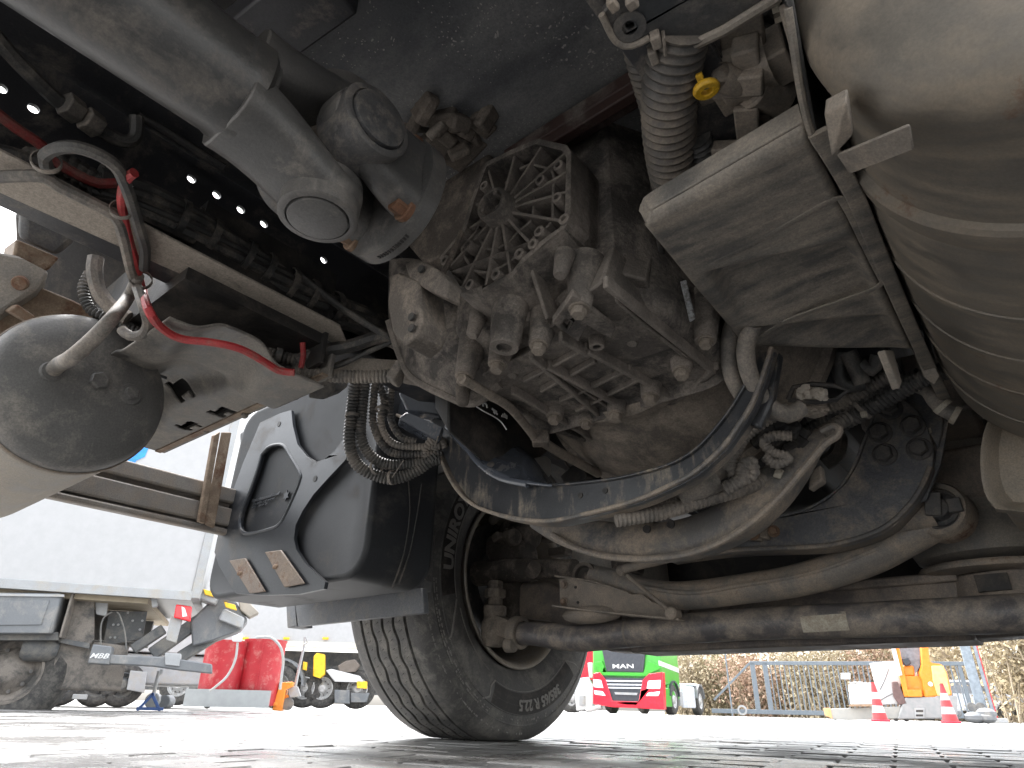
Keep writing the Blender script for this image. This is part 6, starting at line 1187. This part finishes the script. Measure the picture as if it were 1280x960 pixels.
# cones
def cone(name, px, R, lab):
    f = Fr(name, px, R, 0, label=lab, category='traffic cone', group='striped cones by the stacker'); H = .75; rr0, rr1 = .15, .035
    rad = lambda z: rr0+(rr1-rr0)*z/H
    build('base', MB().box((0, 0, .02), (.36, .36, .04)), M_bred, f.e, .01)
    for i, (z0, z1) in enumerate(((.04, .17), (.17, .30), (.30, .43), (.43, .56), (.56, .75))): build('red_band' if i % 2 == 0 else 'white_band', MB().lathe((0, 0, 0), (0, 0, 1), [(z0, rad(z0)), (z1, rad(z1))]+([(z1, 0)] if i == 4 else []), 20), mat('cone red', (.62, .03, .035), rough=.5, bump=.02) if i % 2 == 0 else M_wht, f.e)
cone('traffic_cone', 1098, 17.2, 'red and white traffic cone in front of the white block'); cone('traffic_cone', 1185, 17.6, 'red and white traffic cone in front of the orange stacker body')
f = Fr('notice_board', 1057, 26.2, 0, label='small blank white board hung on the gate bars', category='sign')
build('board', MB().prism([f.poly([(1051, 841), (1063, 841), (1063, 849), (1051, 849)])], (0, .02, 0)), M_wht, f.e)
f = Fr('rubble_bag', 1208, 22.5, 0, label='grey heap of sacks at the foot of the gate pillar', category='sacks')
mb = MB(); 
for i in range(7): mb.ball(V((random.uniform(-.5, .5), random.uniform(0, .4), .12+.1*(i % 2))), .2, 10, (1.2, 1, .7))
build('sack', mb, M_box, f.e)
f = Fr('parked_car', 1208, 32.0, 0, label='pale parked car behind the sliding gate', category='car')
mb = MB(); mb.loft([[V((x, y, z)) for x, z in ((-2.0, .35), (2.0, .35), (2.05, .75), (1.4, .9), (.9, 1.4), (-.9, 1.42), (-1.5, .95), (-2.0, .85))] for y in (0, 1.7)]); build('body', mb, M_skirt, f.e, .08)
build('side_window', MB().prism([[V((-1.3, -.01, .95)), V((1.15, -.01, .92)), V((.8, -.01, 1.33)), V((-.85, -.01, 1.35))]], (0, .02, 0)), mat('grey cab glass', (.16, .17, .19)), f.e)
for x in (-1.25, 1.25): far_wheel(f, V((x, -.02, .32)), .32, .2)
# ---- 6. winter scrub beyond the fence
def leafM(name, c, c2):
    M = mat(name, c, c2, .8, dscale=.8, bump=0); return M
LM = [leafM('dry ochre scrub', (.36, .29, .18), (.46, .38, .25)), leafM('dull green scrub', (.26, .235, .14), (.34, .305, .195)), leafM('brown bramble', (.32, .21, .15), (.40, .28, .2)), leafM('olive thicket', (.30, .25, .165), (.38, .32, .215))]
M_twig = mat('bare twig', (.26, .21, .15), (.34, .28, .2), .9, bump=0)
def bush(px, R, w_, h, M, lab, nleaf=2600):
    f = Fr('scrub_bush', px, R, 0, label=lab, category='bush', group='winter scrub behind the gate'); rnd_ = random.Random(int(px*7+R))
    tw = MB(); tips = []
    for k in range(34):
        a = rnd_.uniform(0, 6.28); b0 = V((rnd_.gauss(0, w_*.18), rnd_.gauss(0, .5), 0)); top = V((rnd_.gauss(0, w_*.30), rnd_.gauss(0, .7), h*rnd_.uniform(.55, 1.05))); mid = b0.lerp(top, .5)+V((rnd_.gauss(0, .2), rnd_.gauss(0, .2), .1))
        tw.tube([b0, mid, top], [.035, .022, .008], 4, step=.7); tips.append((b0, mid, top))
        for j in range(4):
            s0 = mid.lerp(top, rnd_.random()); tw.tube([s0, s0+V((rnd_.gauss(0, .4), rnd_.gauss(0, .4), rnd_.uniform(.1, .6)))], [.012, .004], 3)
    build('stem', tw, M_twig, f.e)
    vs = []; fs = []
    for k in range(nleaf):
        b0, mid, top = tips[rnd_.randrange(len(tips))]; t = rnd_.random()**.7; c = (b0.lerp(mid, t*2) if t < .5 else mid.lerp(top, t*2-1))+V((rnd_.gauss(0, .35), rnd_.gauss(0, .35), rnd_.gauss(0, .22))); c.z = max(.02, c.z)
        u = V((rnd_.gauss(0, 1), rnd_.gauss(0, 1), rnd_.gauss(0, 1))).normalized(); v = u.cross(V((rnd_.gauss(0, 1), rnd_.gauss(0, 1), rnd_.gauss(0, 1)))).normalized(); s = rnd_.uniform(.05, .13); n0 = len(vs)
        vs += [c-u*s, c+v*s*.45, c+u*s, c-v*s*.45]; fs.append((n0, n0+1, n0+2, n0+3))
    q = MB(); q.v = vs; q.f = fs; me = build('leaves', q, M, f.e, ang=180)
for a in ((868, 36, 3.0, 2.9, LM[3], 'olive scrub bush just right of the green cab'), (905, 37, 3.2, 3.0, LM[1], 'green scrub bush above the grey mudguard'), (945, 35, 3.0, 2.9, LM[2], 'brown bramble bush behind the gate corner posts'), (985, 36, 3.4, 3.2, LM[0], 'ochre scrub bush behind the left gate bars'), (1022, 34, 3.0, 3.0, LM[3], 'olive scrub bush behind the small white board'), (1062, 36, 3.4, 3.4, LM[0], 'ochre scrub bush behind the white block'), (1105, 35, 3.4, 3.6, LM[2], 'brown scrub bush behind the white cabinet'), (1150, 36, 3.4, 3.6, LM[1], 'green scrub bush behind the orange cab'), (1196, 35, 3.4, 3.6, LM[0], 'ochre scrub bush behind the gate end'), (1238, 33, 3.2, 3.8, LM[0], 'tall straw coloured bush right of the pillar'), (1285, 31, 3.2, 3.8, LM[0], 'straw coloured bush at the right border'), (1340, 31, 3.6, 3.8, LM[3], 'olive bush beyond the right border')): bush(*a)
mb = MB(); pts = [G(px, 44) for px in range(820, 1500, 40)]
bk2 = MB(); vs = []; fs = []; rnd_ = random.Random(3)
for k in range(9000):
    p = G(rnd_.uniform(845, 1480), rnd_.uniform(40, 46)); zc = rnd_.random()**1.3*(2.6+1.0*math.sin(p.x*.7)+.5*math.sin(p.x*2.1)); c = V((p.x, p.y, zc)); u = V((rnd_.gauss(0, .6), rnd_.gauss(0, .6), rnd_.gauss(0, 1.2))).normalized(); v = u.cross(V((rnd_.gauss(0, 1), rnd_.gauss(0, 1), rnd_.gauss(0, 1)))).normalized(); s = rnd_.uniform(.12, .35); n0 = len(vs)
    vs += [c-u*s, c+v*s*.4, c+u*s, c-v*s*.4]; fs.append((n0, n0+1, n0+2, n0+3))
bk2.v = vs; bk2.f = fs; build('thicket', bk2, LM[0], None, ang=180, kind='stuff', label='straw coloured thicket closing the yard far behind the gate')
for o in [o for o in S.objects if o.name.split('.')[0] in ('plate_bolt', 'terminal', 'load_roller', 'lift_arm', 'fork', 'wheel_nut', 'chassis_beam', 'body_bracket', 'lift_cover', 'sack', 'battery_case', 'fork_leg', 'hose_run', 'tray_side', 'lift_hinge')]: split(o)
